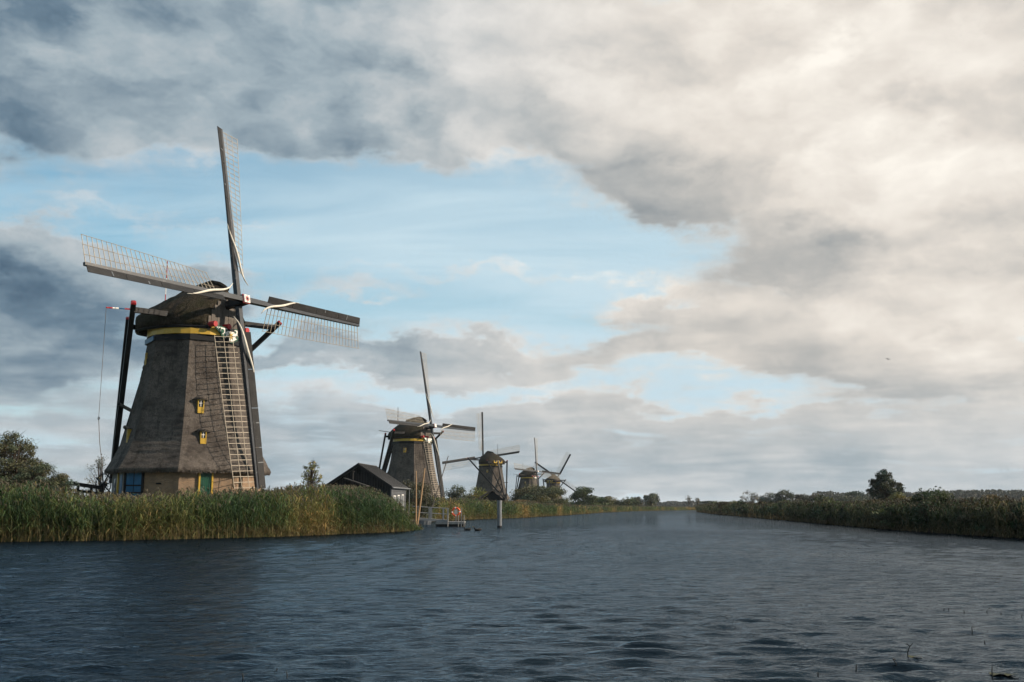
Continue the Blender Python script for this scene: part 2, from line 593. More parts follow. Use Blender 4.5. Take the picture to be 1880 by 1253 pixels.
# ------------------------------------------------------------------ banks and ground
LB = np.array([(-260, -400), (-120, -60), (-75, 22), (-50, 36), (-27, 52), (-20.7, 54.5), (-14.4, 60.5), (-8.6, 72), (-7.6, 79),
               (-9.5, 85), (-15.0, 91), (-16, 100), (-12, 115), (-8, 130), (-5, 145), (0.5, 158), (10, 205),
               (18, 250), (27, 300), (45, 380), (76, 470), (150, 530), (420, 610), (3000, 1000), (9000, 2000)], float)
RB = np.array([(260, -400), (120, -60), (60, 20), (40, 38), (29.0, 55), (29.5, 75), (33, 105), (38, 150), (46, 220),
               (60, 325), (74, 400), (96, 450), (160, 482), (430, 540), (3000, 900), (9000, 1850)], float)
MILLS = [  # hub x, y, z, phi, tilt, rot, octagon angle
    (-20.09, 72.35, 16.84, -28.3, 9.6, 1.3, 11),
    (-14.18, 178.41, 15.95, -29.2, 10.6, 0.2, 11),
    (-8.97, 305.2, 16.49, 125.2, 11.0, -9.5, 4),
    (10.19, 405.1, 15.66, -42.5, 8.0, -3.9, 0),
    (22.2, 495.1, 15.6, 62.0, 9.0, -56.0, 20),
]
HUB_F = 4.4


def mill_center(i):
    x, y, z, phi = MILLS[i][:4]
    return x - HUB_F * math.cos(R(phi)), y - HUB_F * math.sin(R(phi)), z - 14.54


def land_h(x, y, d):
    """height of the land at distance d inside the bank line"""
    h = np.where(d < 0.6, -0.25 + d / 0.6 * 0.5, 0.25 + 0.75 * (1 - np.exp(-(d - 0.6) / 5.0)))
    for i in range(5):
        cx, cy, cz = mill_center(i)
        rr = np.hypot(x - cx, y - cy)
        k_ = np.clip((19 - rr) / 11.0, 0, 1)
        k_ = k_ * k_ * (3 - 2 * k_) * np.clip((d - 1.5) / 4.0, 0, 1)
        h = h + (cz - 0.02 - h) * k_
    return h


def ground():
    ys = np.concatenate([np.array([-400, -250, -150, -90, -50, -20, 0, 12]), np.arange(22, 125, 1.5), np.geomspace(126, 640, 110),
                         np.geomspace(680, 9000, 24)])
    offs = np.array([0, .25, .6, 1.2, 2, 3, 4.5, 6, 8, 10, 12, 14, 16, 18, 20, 23, 26, 30, 35, 42, 55, 80, 130, 250, 600, 1500, 4000, 9000])
    rows = []
    for y in ys:
        xl = np.interp(y, LB[:, 1], LB[:, 0])
        xr = np.interp(y, RB[:, 1], RB[:, 0])
        if y > 1900:
            xl = xr = 9000 * y / 2000
        pl = np.stack([xl - offs[::-1], np.full(len(offs), y), land_h(xl - offs[::-1], y, offs[::-1])], 1)
        bed = np.array([[xl + (xr - xl) * t, y, -1.2] for t in (0.04, 0.5, 0.96)])
        pr = np.stack([xr + offs, np.full(len(offs), y), land_h(xr + offs, y, offs)], 1)
        rows.append(np.concatenate([pl, bed, pr]))
    V = np.array(rows)
    nr, nc = V.shape[:2]
    V[:, :, 2] += rng.normal(0, 0.03, (nr, nc))
    idx = np.arange(nr * nc).reshape(nr, nc)
    a, b_, c, d = idx[:-1, :-1].ravel(), idx[:-1, 1:].ravel(), idx[1:, 1:].ravel(), idx[1:, :-1].ravel()
    T = np.concatenate([np.stack([a, b_, c], 1), np.stack([a, c, d], 1)])
    return tag(tri_mesh('ground', V.reshape(-1, 3), T, M_GROUND), kind='structure')


ground()


def water():
    ys = np.concatenate([np.linspace(-60, 4, 24), np.geomspace(5, 150, 900)[0:], np.geomspace(152, 620, 60)])
    nx = 460
    u = np.linspace(-1, 1, nx)
    V = np.zeros((len(ys), nx + 4, 3))
    comp = []
    r2 = np.random.default_rng(5)
    for i in range(54):
        lam = 0.20 * (0.95 / 0.20) ** r2.random()
        th = R(-87) + r2.normal(0, 0.33)           # waves run roughly along the canal, crests across the view
        comp.append((2 * math.pi / lam, math.cos(th), math.sin(th), r2.random() * 6.28, lam))
    for i, y in enumerate(ys):
        hw = 0.72 * abs(y) + 9
        x = np.concatenate([[-hw * 2 - 120, -hw * 1.3 - 10], u * hw, [hw * 1.3 + 10, hw * 2 + 120]])
        z = np.zeros(nx + 4)
        if y > 4:
            step = max(2 * hw / nx, abs(y) * 0.0038)
            for (k_, cx, cy, ph, lam) in comp:
                amp = 0.0058 * lam ** 0.85 * np.clip(lam / (2.6 * step) - 0.7, 0, 1)
                if amp > 0:
                    sn = np.sin(k_ * (cx * x + cy * y) + ph)
                    z += amp * (sn + 0.28 * sn * np.abs(sn))
            gust = 0.72 + 0.26 * np.sin(x * 0.11 + y * 0.05) * np.sin(y * 0.13 - x * 0.04 + 1.0)
            z *= gust
        z[:2] = 0
        z[-2:] = 0
        V[i, :, 0], V[i, :, 1], V[i, :, 2] = x, y, z
    nr, nc = V.shape[:2]
    idx = np.arange(nr * nc).reshape(nr, nc)
    a, b_, c, d = idx[:-1, :-1].ravel(), idx[:-1, 1:].ravel(), idx[1:, 1:].ravel(), idx[1:, :-1].ravel()
    T = np.concatenate([np.stack([a, b_, c], 1), np.stack([a, c, d], 1)])
    o = tri_mesh('water', V.reshape(-1, 3), T, M_WATER)
    o.data.polygons.foreach_set('use_smooth', [True] * len(o.data.polygons))
    return tag(o, kind='structure')


water()


# ------------------------------------------------------------------ windmills
def build_mill(i, label, near=False, cloth=True, back=False):
    hx, hy, hz, phi, tilt, rot, oct0 = MILLS[i]
    cx, cy, cz = mill_center(i)
    hub_h = hz - cz
    root = tag(empty('windmill', (cx, cy, cz)), label, 'windmill', 'windmills along the canal')
    ph, ti, ro = R(phi), R(tilt), R(rot)
    A = Vector((math.cos(ph), math.sin(ph), 0))              # forward (towards the sails)
    Hd = Vector((-A.y, A.x, 0))                              # right-hand side seen from the front
    Z = Vector((0, 0, 1))

    def L(x, y, z):                                          # cap frame: x forward, y towards the left side, z up
        return A * x - Hd * y + Z * z

    # ---- brick base
    n = 8
    oc = [R(oct0 + 45 * k) for k in range(n)]
    Rb = 5.35
    bv, bf, uv = [], [], []
    for k in range(n):
        a0, a1 = oc[k], oc[(k + 1) % n]
        p0, p1 = Vector((math.cos(a0) * Rb, math.sin(a0) * Rb, -0.5)), Vector((math.cos(a1) * Rb, math.sin(a1) * Rb, -0.5))
        w_ = (p1 - p0).length
        o = len(bv)
        bv += [p0, p1, p1 + Z * 3.3, p0 + Z * 3.3]
        bf.append((o, o + 1, o + 2, o + 3))
        uv += [(k * w_, 0), (k * w_ + w_, 0), (k * w_ + w_, 3.3), (k * w_, 3.3)]
    me = bpy.data.meshes.new('brick_base')
    me.from_pydata([tuple(p) for p in bv], [], bf)
    ul = me.uv_layers.new(name='UVMap')
    for j, q in enumerate(uv):
        ul.data[j].uv = q
    me.materials.append(M_BRICK)
    base = bpy.data.objects.new('brick_base', me)
    COL.objects.link(base)
    base.parent = root

    # ---- thatched tower
    prof_z = np.array([2.05, 2.6, 3.2, 4.1, 5.4, 7.0, 8.7, 10.2, 11.5])
    prof_r = np.array([5.92, 5.60, 5.28, 4.88, 4.50, 4.16, 3.84, 3.62, 3.48])

    def face_r(z):
        return float(np.interp(z, prof_z, prof_r))

    nz, ns = (90, 9) if near else (26, 4)
    zs = np.linspace(2.05, 11.5, nz)
    TV, TT = [], []
    rr_ = np.random.default_rng(3 + i)
    row_n = rr_.normal(0, 0.010, (nz + 2, n * ns + 1))
    for k in range(n):
        a0 = oc[k]
        t = np.linspace(0, 1, ns + 1)
        x0 = np.array([math.cos(a0), math.sin(a0)])
        x1 = np.array([math.cos(a0 + R(45)), math.sin(a0 + R(45))])
        pp = x0[None] + (x1 - x0)[None] * t[:, None]
        cols = (k * ns + np.arange(ns + 1)) % (n * ns)
        rows = [(5.2, 2.0, 0.0), (5.84, 1.83, 1.5)] + [(face_r(z) + (0.030 * (1 - ((z - 2.05) / 0.42) % 1.0) if near else 0), z, 0.7) for z in zs]
        off0 = len(TV) and sum(len(q) for q in TV)
        for r_, (rad, z, am) in enumerate(rows):
            jit = row_n[r_, cols] * am
            TV.append(np.concatenate([pp * (rad + jit)[:, None], np.full((ns + 1, 1), z) + (jit * 2)[:, None]], 1))
        idx = off0 + np.arange(len(rows) * (ns + 1)).reshape(len(rows), ns + 1)
        a, b_, c, d = idx[:-1, :-1].ravel(), idx[:-1, 1:].ravel(), idx[1:, 1:].ravel(), idx[1:, :-1].ravel()
        TT += [np.stack([a, b_, c], 1), np.stack([a, c, d], 1)]
    tri_mesh('thatch_tower', np.concatenate(TV), np.concatenate(TT), M_THATCH, parent=root)

    if near:
        nf = 2600
        tq = rr_.random(nf) * n
        kf = tq.astype(int)
        tf = tq - kf
        aa = np.array([oc[q] for q in kf])
        e0 = np.stack([np.cos(aa), np.sin(aa)], 1)
        e1 = np.stack([np.cos(aa + R(45)), np.sin(aa + R(45))], 1)
        pf = (e0 + (e1 - e0) * tf[:, None]) * (5.86 + rr_.normal(0, 0.03, nf))[:, None]
        td = (e1 - e0) / np.linalg.norm(e1 - e0, axis=1)[:, None] * (0.02 + 0.03 * rr_.random(nf))[:, None]
        zf = 1.92 + rr_.normal(0, 0.03, nf)
        lf_ = 0.06 + 0.16 * rr_.random(nf) ** 2
        V3 = np.stack([np.concatenate([pf - td, (zf + .06)[:, None]], 1), np.concatenate([pf + td, (zf + .06)[:, None]], 1),
                       np.concatenate([pf * (1 + rr_.normal(0, .004, nf))[:, None], (zf - lf_)[:, None]], 1)], 1).reshape(-1, 3)
        tag(tri_mesh('eave_straw', V3, np.arange(nf * 3).reshape(-1, 3), M_THATCH, parent=root), kind='stuff')

    def face_frame(k, u, z):
        """point and axes on octagon face k: u metres sideways from its middle"""
        am = oc[k] + R(22.5)
        nrm2 = Vector((math.cos(am), math.sin(am), 0))
        side = Vector((-nrm2.y, nrm2.x, 0))
        ap = math.cos(R(22.5))
        sl = (face_r(z + 0.4) - face_r(z - 0.4)) * ap / 0.8
        upv = Vector((nrm2.x * sl, nrm2.y * sl, 1)).normalized()
        nrm = side.cross(upv).normalized()
        p = nrm2 * (face_r(z) * ap) + Z * z + side * u
        return p, side, upv, nrm, nrm2

    # ---- windows in the thatch (yellow box, small panes, eyebrow)
    def window(k, u, z, w=0.23, h=0.52, eyebrow=True, dep=0.20):
        p, side, upv, nrm, n2 = face_frame(k, u, z)
        wo = MB()
        for s_ in (-1, 1):
            wo.box(p + side * s_ * w + n2 * (dep - 0.18), (0.03, dep, h), (side, n2, Z))
        wo.box(p - Z * h + n2 * (dep - 0.18), (w + 0.03, dep, 0.04), (side, n2, Z))
        wo.box(p + Z * h + n2 * (dep - 0.18), (w + 0.03, dep, 0.03), (side, n2, Z))
        wo.box(p - Z * (h * 0.55) + n2 * (dep - 0.18), (w - 0.035, dep * 0.9, h * 0.40), (side, n2, Z))
        f = wo.build('window', M_YELLOW, root)
        g = MB().box(p + Z * h * 0.42 + n2 * (2 * dep - 0.18 - 0.110), (w - 0.05, 0.02, h * 0.52), (side, n2, Z))
        g.build('pane', M_GLASS, f)
        b2 = MB().box(p + Z * h * 0.42 + n2 * (2 * dep - 0.18 - 0.060), (0.02, 0.02, h * 0.5), (side, n2, Z))
        b2.box(p + Z * h * 0.42 + n2 * (2 * dep - 0.18 - 0.058), (w - 0.06, 0.02, 0.02), (side, n2, Z))
        b2.box(p + Z * (h * 0.93) + n2 * (2 * dep - 0.18 - 0.057), (w - 0.06, 0.02, 0.025), (side, n2, Z))
        b2.build('glazing_bar', M_WHITE, f)
        if eyebrow:
            eb = MB()
            pts = []
            for t in np.linspace(-1, 1, 9):
                pts.append(p + side * t * (w + 0.38) + Z * (h + 0.12 - 0.16 * t * t) + n2 * (0.40 * (1 - t * t) ** 0.6 - 0.1))
            eb.tube(pts, [0.03, 0.08, 0.11, 0.13, 0.14, 0.13, 0.11, 0.08, 0.03], 6)
            eb.build('eyebrow_thatch', M_THATCH, root)

    # ---- curb: dark band, yellow ring
    def ring(name, r0, z0, r1, z1, m, nn=32, par=root):
        b = MB()
        for ra, za in ((r0 - 0.25, z0), (r0, z0), (r1, z1), (r1 - 0.25, z1)):
            for j in range(nn):
                t = 2 * math.pi * j / nn
                b.v.append((ra * math.cos(t), ra * math.sin(t), za))
        for q in range(4):
            for j in range(nn):
                b.f.append((q * nn + j, q * nn + (j + 1) % nn, ((q + 1) % 4) * nn + (j + 1) % nn, ((q + 1) % 4) * nn + j))
        return b.build(name, m, par)

    bd = MB()
    for k in range(n):
        a0, a1 = oc[k], oc[(k + 1) % n]
        rA = 3.56
        p0, p1 = Vector((math.cos(a0) * rA, math.sin(a0) * rA, 0)), Vector((math.cos(a1) * rA, math.sin(a1) * rA, 0))
        bd.bar(p0 + Z * 11.63, p1 + Z * 11.63, 0.06, t0=0.21, up=Z)
    bd.build('eave_board', M_TAR, root)
    if near:
        a0, a1 = oc[4], oc[5]
        p0, p1 = Vector((math.cos(a0) * 3.64, math.sin(a0) * 3.64, 0)), Vector((math.cos(a1) * 3.64, math.sin(a1) * 3.64, 0))
        bl = MB().bar(p0 + Z * 11.62, p0 + (p1 - p0) * 0.9 + Z * 11.62, 0.03, t0=0.18, up=Z).build('eave_board', M_BLUE, root)
        bl['label'] = 'blue painted eave board'
    ring('curb_ring', 3.50, 11.86, 3.48, 12.50, M_YELLOW)

    # ---- cap
    cz0 = 12.52
    sec = [(-3.75, 2.1, 1.2), (-3.6, 2.5, 1.65), (-3.2, 2.9, 2.25), (-2.7, 3.35, 2.75), (-1.4, 3.65, 3.25), (0.2, 3.7, 3.55),
           (1.4, 3.35, 3.72), (2.1, 2.8, 3.55), (2.65, 2.3, 3.25), (3.0, 1.95, 2.95)]
    if near:
        xs = np.linspace(sec[0][0], sec[-1][0], 40)
        sec = [(x, float(np.interp(x, [q[0] for q in sec], [q[1] for q in sec])), float(np.interp(x, [q[0] for q in sec], [q[2] for q in sec]))) for x in xs]
    mpr = 25 if near else 13
    V = []
    for (x, w_, h_) in sec:
        for q in (np.sign(np.linspace(-1, 1, mpr)) * np.abs(np.linspace(-1, 1, mpr))):
            s_ = 1 - abs(q)
            t_ = max(0.0, (s_ - 0.2) / 0.8)
            y = w_ * (1 - t_ ** 1.5) * (1 if q > 0 else -1)
            zz = 0.72 * s_ / 0.2 if s_ < 0.2 else 0.72 + (h_ - 0.72) * t_
            jit = rr_.normal(0, 0.022 if near else 0.01)
            belly = 0.10 * math.sin(min(1, s_ * 2.5) * math.pi)
            V.append(L(x, y + (belly if q > 0 else -belly), cz0 - 0.06 * (1 - s_) ** 6 + zz + jit))
    ncs = mpr
    T = []
    for r_ in range(len(sec) - 1):
        for c_ in range(ncs - 1):
            a_ = r_ * ncs + c_
            T += [(a_, a_ + 1, a_ + ncs + 1), (a_, a_ + ncs + 1, a_ + ncs)]
    for r_ in (0, len(sec) - 1):                       # closed rear end and front end
        o = r_ * ncs
        for c_ in range(1, ncs - 1):
            T.append((o, o + c_, o + c_ + 1) if r_ else (o, o + c_ + 1, o + c_))
    for r_ in range(len(sec) - 1):                     # underside
        a_ = r_ * ncs
        T += [(a_, a_ + ncs, a_ + ncs + ncs - 1), (a_, a_ + 2 * ncs - 1, a_ + ncs - 1)]
    cap = tri_mesh('cap', np.array([tuple(v) for v in V]), T, M_CAPTH, parent=root)
    # eave beam under the cap
    eb = MB()
    pts = [L(x, w_ * 0.97, cz0 - 0.12) for (x, w_, h_) in sec] + [L(x, -w_ * 0.97, cz0 - 0.12) for (x, w_, h_) in sec[::-1]]
    eb.tube(pts + [pts[0]], 0.13, 5, cap=False)
    eb.build('eave_beam', M_TAR, cap)
    # boarded front: vertical planks
    npl = 13 if near else 5
    for q in range(npl):
        y0, y1 = -1.85 + 3.7 * q / npl, -1.85 + 3.7 * (q + 1) / npl
        ym = abs((y0 + y1) / 2) / 1.95
        top = 12.3 + 3.0 * (1 - ym) ** 0.55
        xo = 3.05 + (0.02 if q % 2 else 0.0)
        MB().box(L(xo, (y0 + y1) / 2, (12.2 + top) / 2), (0.03, (y1 - y0) / 2 - 0.008, (top - 12.2) / 2), (A, Hd, Z)).build('plank', M_FRONT if not back else M_TAR, cap)
    MB().bar(L(3.12, -1.2, 14.9), L(3.12, 1.2, 14.9), 0.05, t0=0.10, up=Z).build('front_rail', M_FRONT, cap)
    rg = MB()
    rg.tube([L(x, 0, cz0 + h_ + 0.03) for (x, w_, h_) in sec if x > -2.6], [0.16] * len([1 for q in sec if q[0] > -2.6]), 6)
    rg.build('ridge', M_CAPTH, cap)
    # beam heads (red) and decorated beard board
    for y in (1.65, 0.25, -1.65):
        MB().tube([L(2.6, y, 12.62), L(3.62, y, 12.62)], 0.21, 10).build('beam_head', M_RED, cap)
    bb = MB()
    outline = [(1.75, 12.55), (1.35, 12.25), (1.0, 12.0), (0.75, 11.7), (0.3, 11.45), (-0.3, 11.45), (-0.75, 11.7), (-1.0, 12.0), (-1.35, 12.25), (-1.75, 12.55)]
    vv = [L(3.42, y, z) for y, z in outline] + [L(3.50, y, z) for y, z in outline]
    m_ = len(outline)
    bb.add(vv, [tuple(range(m_)), tuple(range(2 * m_ - 1, m_ - 1, -1))] + [(j, (j + 1) % m_, m_ + (j + 1) % m_, m_ + j) for j in range(m_)])
    beard = bb.build('beard_board', M_GREEN, cap)
    if near:
        iv = [L(3.512, y * 0.84, 12.08 + (z - 12.08) * 0.80) for y, z in outline] + [L(3.53, y * 0.84, 12.08 + (z - 12.08) * 0.80) for y, z in outline]
    if near:                                            # painted scrolls, flowers and a star on the beard: part of the cap
        MB().add(iv, [tuple(range(m_)), tuple(range(2 * m_ - 1, m_ - 1, -1))] + [(j, (j + 1) % m_, m_ + (j + 1) % m_, m_ + j) for j in range(m_)]).build('beard_panel', M_WHITE, cap)
        for (y, z, r_) in ((0.85, 12.2, .17), (0.62, 11.95, .13), (1.1, 12.33, .10), (-0.85, 12.2, .17), (-0.62, 11.95, .13), (-1.1, 12.33, .10), (0.45, 12.3, 0.1), (-0.45, 12.3, .1)):
            MB().tube([L(3.515, y, z), L(3.55, y, z)], r_, 9).build('scroll', M_GREEN, cap)
        st = MB()
        for q in range(8):
            t = q * math.pi / 4
            st.bar(L(3.545, 0, 11.95), L(3.545, 0.34 * math.cos(t), 11.95 + 0.34 * math.sin(t)), 0.055, 0.01, 0.02, 0.02, up=A)
        st.build('star', M_YELLOW, cap)
        MB().box(L(3.53, 0, 12.42), (0.02, 0.36, 0.12), (A, Hd, Z)).build('year_panel', M_TAR, cap)
    else:
        MB().add([L(3.515, y * .8, 12.08 + (z - 12.08) * .75) for y, z in outline], [tuple(range(m_))]).build('beard_panel', M_WHITE, cap)
    if back:                                            # yellow boarded rear of the cap with windows
        MB().box(L(-3.95, 0, 12.88), (0.06, 1.5, 0.36), (A, Hd, Z)).build('rear_board', M_YELLOW, cap)
        for y in (-0.9, 0.0, 0.9):
            MB().box(L(-4.03, y, 13.02), (0.03, 0.24, 0.24), (A, Hd, Z)).build('rear_window', M_GLASS if y else M_WHITE, cap)

    # ---- windshaft, poll end and sails
    ca, sa = math.cos(ti), math.sin(ti)
    A3 = A * ca + Z * sa
    UP = A3.cross(Hd).normalized()
    hub = Vector((hx - cx, hy - cy, hub_h))
    sh = MB().tube([hub - A3 * 4.2, hub - A3 * 0.7], 0.34, 10).build('windshaft', M_TAR, root)
    MB().box(hub - A3 * 0.25, (0.72, 0.33, 0.33), (A3, Hd, UP)).build('poll_end', M_TAR, sh)
    MB().box(hub + A3 * 0.56, (0.06, 0.29, 0.29), (A3, Hd, UP)).build('poll_face', M_WHITE, sh)
    MB().box(hub + A3 * 0.485, (0.03, 0.34, 0.34), (A3, Hd, UP)).build('poll_collar', M_RED, sh)
    if near:
        st = MB()
        for q in range(8):
            t = q * math.pi / 4
            st.bar(hub + A3 * 0.63, hub + A3 * 0.63 + Hd * 0.26 * math.cos(t) + UP * 0.26 * math.sin(t), 0.05, 0.012, 0.012, 0.012, up=A3)
        st.build('poll_star', M_RED, sh)
        MB().tube([hub + A3 * 0.615, hub + A3 * 0.655], 0.09, 10).build('poll_boss', M_TAR, sh)
    RL = 14.0
    lat_r = np.linspace(2.7, 13.85, 29)
    for k in range(4):
        an = ro + k * math.pi / 2
        D = (UP * math.cos(an) - Hd * math.sin(an)).normalized()
        Mv = (-UP * math.sin(an) - Hd * math.cos(an)).normalized()        # the way the sail turns
        off = A3 * (0.3 if k % 2 else -0.3)
        o0 = hub + off

        def BP(r, lead, fwd):
            return o0 + D * r + Mv * lead + A3 * fwd

        def beta(r):
            return R(25 - 20 * (r - 2.5) / 11.5)
        sail = MB().bar(o0 + D * 0.0, o0 + D * RL, 0.19, 0.11, 0.19, 0.10, up=A3).build('sail', M_TARB, root)
        # leading wind boards: separate planks end to end
        cuts = [2.35, 5.2, 8.1, 11.0, 13.98] if near else [2.35, 13.98]
        for q in range(len(cuts) - 1):
            wb = MB()
            r0, r1 = cuts[q] + 0.02, cuts[q + 1] - 0.02
            c8 = []
            for r_ in (r0, r1):
                b0 = R(28 - 14 * (r_ - 2.5) / 11.5)
                wd = 0.52
                for (ld, th_) in ((0.10, 0), (0.10 + wd, 0), (0.10 + wd, 0.05), (0.10, 0.05)):
                    c8.append(BP(r_, ld * math.cos(b0), 0.08 + ld * math.sin(b0) + th_))
            wb.hexa(c8)
            wb.build('wind_board', M_BOARD, sail)
        # lattice
        tip = []
        lw = 2.05

        def LP(r, s_):
            be = beta(r)
            return BP(r, -s_ * math.cos(be), -0.05 - s_ * math.sin(be))
        if near:
            for r_ in lat_r:
                MB().bar(LP(r_, -0.02), LP(r_, lw), 0.021, 0.017, 0.018, 0.015, up=A3).build('lattice_bar', M_CREAM, sail)
            for s_ in (0.68, 1.36, lw - 0.02):
                lt = MB()
                rs = np.linspace(2.62, 13.92, 12)
                lt.tube([LP(r_, s_) + A3 * 0.028 for r_ in rs], 0.019, 4)
                lt.build('lattice_lath', M_CREAM, sail)
        else:
            lt = MB()
            tk = 1.0 if i == 1 else 1.15
            for r_ in lat_r:
                lt.bar(LP(r_, 0), LP(r_, lw), 0.026 * tk, 0.022 * tk, 0.02, 0.02, up=A3)
            for s_ in (0.68, 1.36, lw - 0.02):
                rs = np.linspace(2.62, 13.92, 8)
                lt.tube([LP(r_, s_) + A3 * 0.03 for r_ in rs], 0.025 * tk, 4)
            lt.build('lattice', M_CREAM, sail)
        if cloth:
            # furled canvas: twisted strip crossing the stock
            pts, rad = [], []
            for t in np.linspace(0, 1, 13):
                r_ = 1.35 + 4.6 * t
                ld = -0.95 + 1.55 * t ** 0.62 + 0.06 * math.sin(t * 9)
                pts.append(BP(r_, ld, 0.30 + 0.10 * math.sin(t * 3.1)))
                rad.append(0.02 + 0.075 * math.sin(min(1, t * 1.05) * math.pi) ** 0.7)
            MB().tube(pts, rad, 7).build('sail_cloth', M_CLOTH, sail, smooth=True)
        if near:
            for r_ in (3.4, 6.3, 9.2, 12.1):
                MB().bar(BP(r_, 0.2, 0.16), BP(r_, 0.56, 0.32), 0.035, up=A3).build('board_clamp', M_STEEL, sail)

    # ---- tail: cross beams, braces, tail beam
    lsL, lsR = L(0.3, 6.3, 13.15), L(1.9, -6.5, 13.75)
    ssL, ssR = L(-3.6, 3.4, 12.8), L(-3.6, -3.4, 12.8)
    tb = L(-8.0, 0, 1.3)
    MB().bar(lsL, lsR, 0.16, 0.16, 0.19).build('cross_beam', M_TAR, root)
    MB().bar(ssL, ssR, 0.14, 0.14, 0.17).build('cross_beam', M_TAR, root)
    MB().bar(L(-3.8, 0, 13.3), tb, 0.22, 0.26).build('tail_beam', M_TAR, root)
    ends = []
    for (p, q, w_) in ((lsL, tb + Z * 0.5 + (-Hd) * 0.15, 0.17), (lsR, tb + Z * 0.5 + Hd * 0.15, 0.17), (ssL, tb + Z * 1.3 + (-Hd) * 0.2, 0.13), (ssR, tb + Z * 1.3 + Hd * 0.2, 0.13)):
        dr = (p - q).normalized()
        top = p + dr * 0.55 + A * (-0.0)
        MB().bar(top, q, w_, w_ * 1.1).build('brace', M_TAR, root)
        MB().bar(top + dr * 0.002, top + dr * 0.13, w_ + 0.02, w_ - 0.03).build('brace_cap', M_RED, root)
    f_ = 0.53
    ptA = lsL.lerp(tb, f_)
    ptB = L(-8.0, 0, 1.3).lerp(L(-3.8, 0, 13.3), 1 - f_ - 0.02)
    MB().bar(ptA + (ptA - ptB).normalized() * 0.9, ptB, 0.10).build('tie_beam', M_TAR, root)
    if near:
        wc = L(-8.9, 0.2, 1.15)
        wl = MB()
        ringp = [wc + (A * math.cos(t) + Z * math.sin(t)) * 0.85 for t in np.linspace(0, 2 * math.pi, 21)]
        wl.tube(ringp, 0.045, 5, cap=False)
        wh = wl.build('capstan_wheel', M_TAR, root)
        for q in range(8):
            t = q * math.pi / 4 + 0.2
            MB().bar(wc, wc + (A * math.cos(t) + Z * math.sin(t)) * 1.05, 0.04).build('spoke', M_TAR, wh)
        MB().tube([wc - Hd * 0.3, wc + Hd * 0.3], 0.14, 8).build('hub', M_TAR, wh)
        MB().bar(L(-8.9, 0.3, -0.3), L(-8.9, 0.3, 1.2), 0.11).build('capstan_post', M_TAR, root)
    # lightning rod and flag pole
    rb, rt = L(-2.9, 0.55, 14.3), L(-2.9, 0.55, 18.3)
    if near:
        prev = rb
        for q, mm in enumerate((M_RED, M_WHITE, M_RED)):
            nx2 = rb.lerp(rt, (0.34, 0.66, 1.0)[q])
            MB().tube([prev, nx2], 0.035, 6).build('rod_section', mm, root)
            prev = nx2
        f0 = lsL + (-Hd) * 0.2
        f1 = at(195, 565, 67.0) - Vector((cx, cy, cz))
        prev = f0
        for q, mm in enumerate((M_RED, M_BLUE, M_WHITE, M_RED)):
            nx2 = f0.lerp(f1, (q + 1) / 4)
            MB().tube([prev, nx2], 0.055, 6).build('flag_pole', mm, root)
            prev = nx2
        hk = f1 - Z * 7.6
        rp = MB().tube([f1, hk], 0.016, 4).build('halyard', M_ROPE, root)
        MB().tube([hk + (A * math.cos(t) + Z * math.sin(t)) * 0.09 for t in np.linspace(0, 2 * math.pi, 9)], 0.025, 4, cap=False).build('ring', M_TAR, rp)
        MB().tube([hk, hk + Vector((0.15, 0.05, -1.6)), hk + Vector((0.42, 0.1, -3.2))], 0.022, 4).build('rope_tail', M_ROPE, rp)
    else:
        MB().tube([rb, rt], 0.05, 5).build('rod_section', M_FRONT, root)
        if not back:
            f1 = lsL + (-Hd) * 1.2 + A * -2.2 + Z * 0.35
            MB().tube([lsL, f1], 0.06, 5).build('flag_pole', M_FRONT, root)
    # ---- openings
    if near:
        window(6, -0.55, 6.55, w=0.19, h=0.47)                       # lit face, upper
        window(6, -0.42, 4.30, w=0.18, h=0.42)               # lit face, lower
        window(4, -0.75, 10.3, w=0.10, h=0.42, eyebrow=False, dep=0.14)
        window(4, 0.0, 4.4, w=0.14, h=0.62, dep=0.15)
        rbp = Rb * math.cos(R(22.5))

        def wallp(k, u, z, o=0.0):
            am = oc[k] + R(22.5)
            n2 = Vector((math.cos(am), math.sin(am), 0))
            sd = Vector((-n2.y, n2.x, 0))
            return n2 * (rbp + o) + sd * u + Z * z, sd, n2
        # green door with yellow posts
        p, sd, n2 = wallp(6, -0.22, 0.95, 0.05)
        dr = MB().box(p, (0.38, 0.05, 1.0), (sd, n2, Z)).build('door', M_GREEN, root)
        for q in range(5):
            MB().box(p + sd * (-0.3 + 0.15 * q) + n2 * 0.055, (0.066, 0.015, 0.98), (sd, n2, Z)).build('door_plank', M_GREEN, dr)
        for s_ in (-1, 1):
            MB().box(p + sd * s_ * 0.45 + n2 * 0.04, (0.055, 0.09, 1.05), (sd, n2, Z)).build('door_post', M_YELLOW, dr)
        MB().tube([p + sd * -0.28 + n2 * 0.05, p + sd * -0.28 + n2 * 0.14], 0.035, 6).build('door_knob', M_TAR, dr)
        # blue double door
        p, sd, n2 = wallp(5, -1.30, 0.98, 0.05)
        dr = MB().box(p, (0.58, 0.05, 1.02), (sd, n2, Z)).build('blue_double_door', M_BLUE, root)
        MB().box(p + n2 * 0.06, (0.02, 0.012, 1.0), (sd, n2, Z)).build('door_gap', M_TAR, dr)
        for z_ in (-0.05, -0.55):
            MB().box(p + Z * z_ + n2 * 0.062, (0.56, 0.013, 0.05), (sd, n2, Z)).build('door_strap', M_TAR, dr)
        for s_ in (-1, 1):
            MB().box(p + sd * s_ * 0.66 + n2 * 0.02, (0.07, 0.07, 1.05), (sd, n2, Z)).build('door_frame', M_TAR, dr)
        # pale rendered wall with yellow post on the left face
        p, sd, n2 = wallp(4, 0.1, 0.85, 0.02)
        wl_ = MB().box(p, (1.75, 0.03, 1.15), (sd, n2, Z)).build('rendered_wall', M_WALL, root)
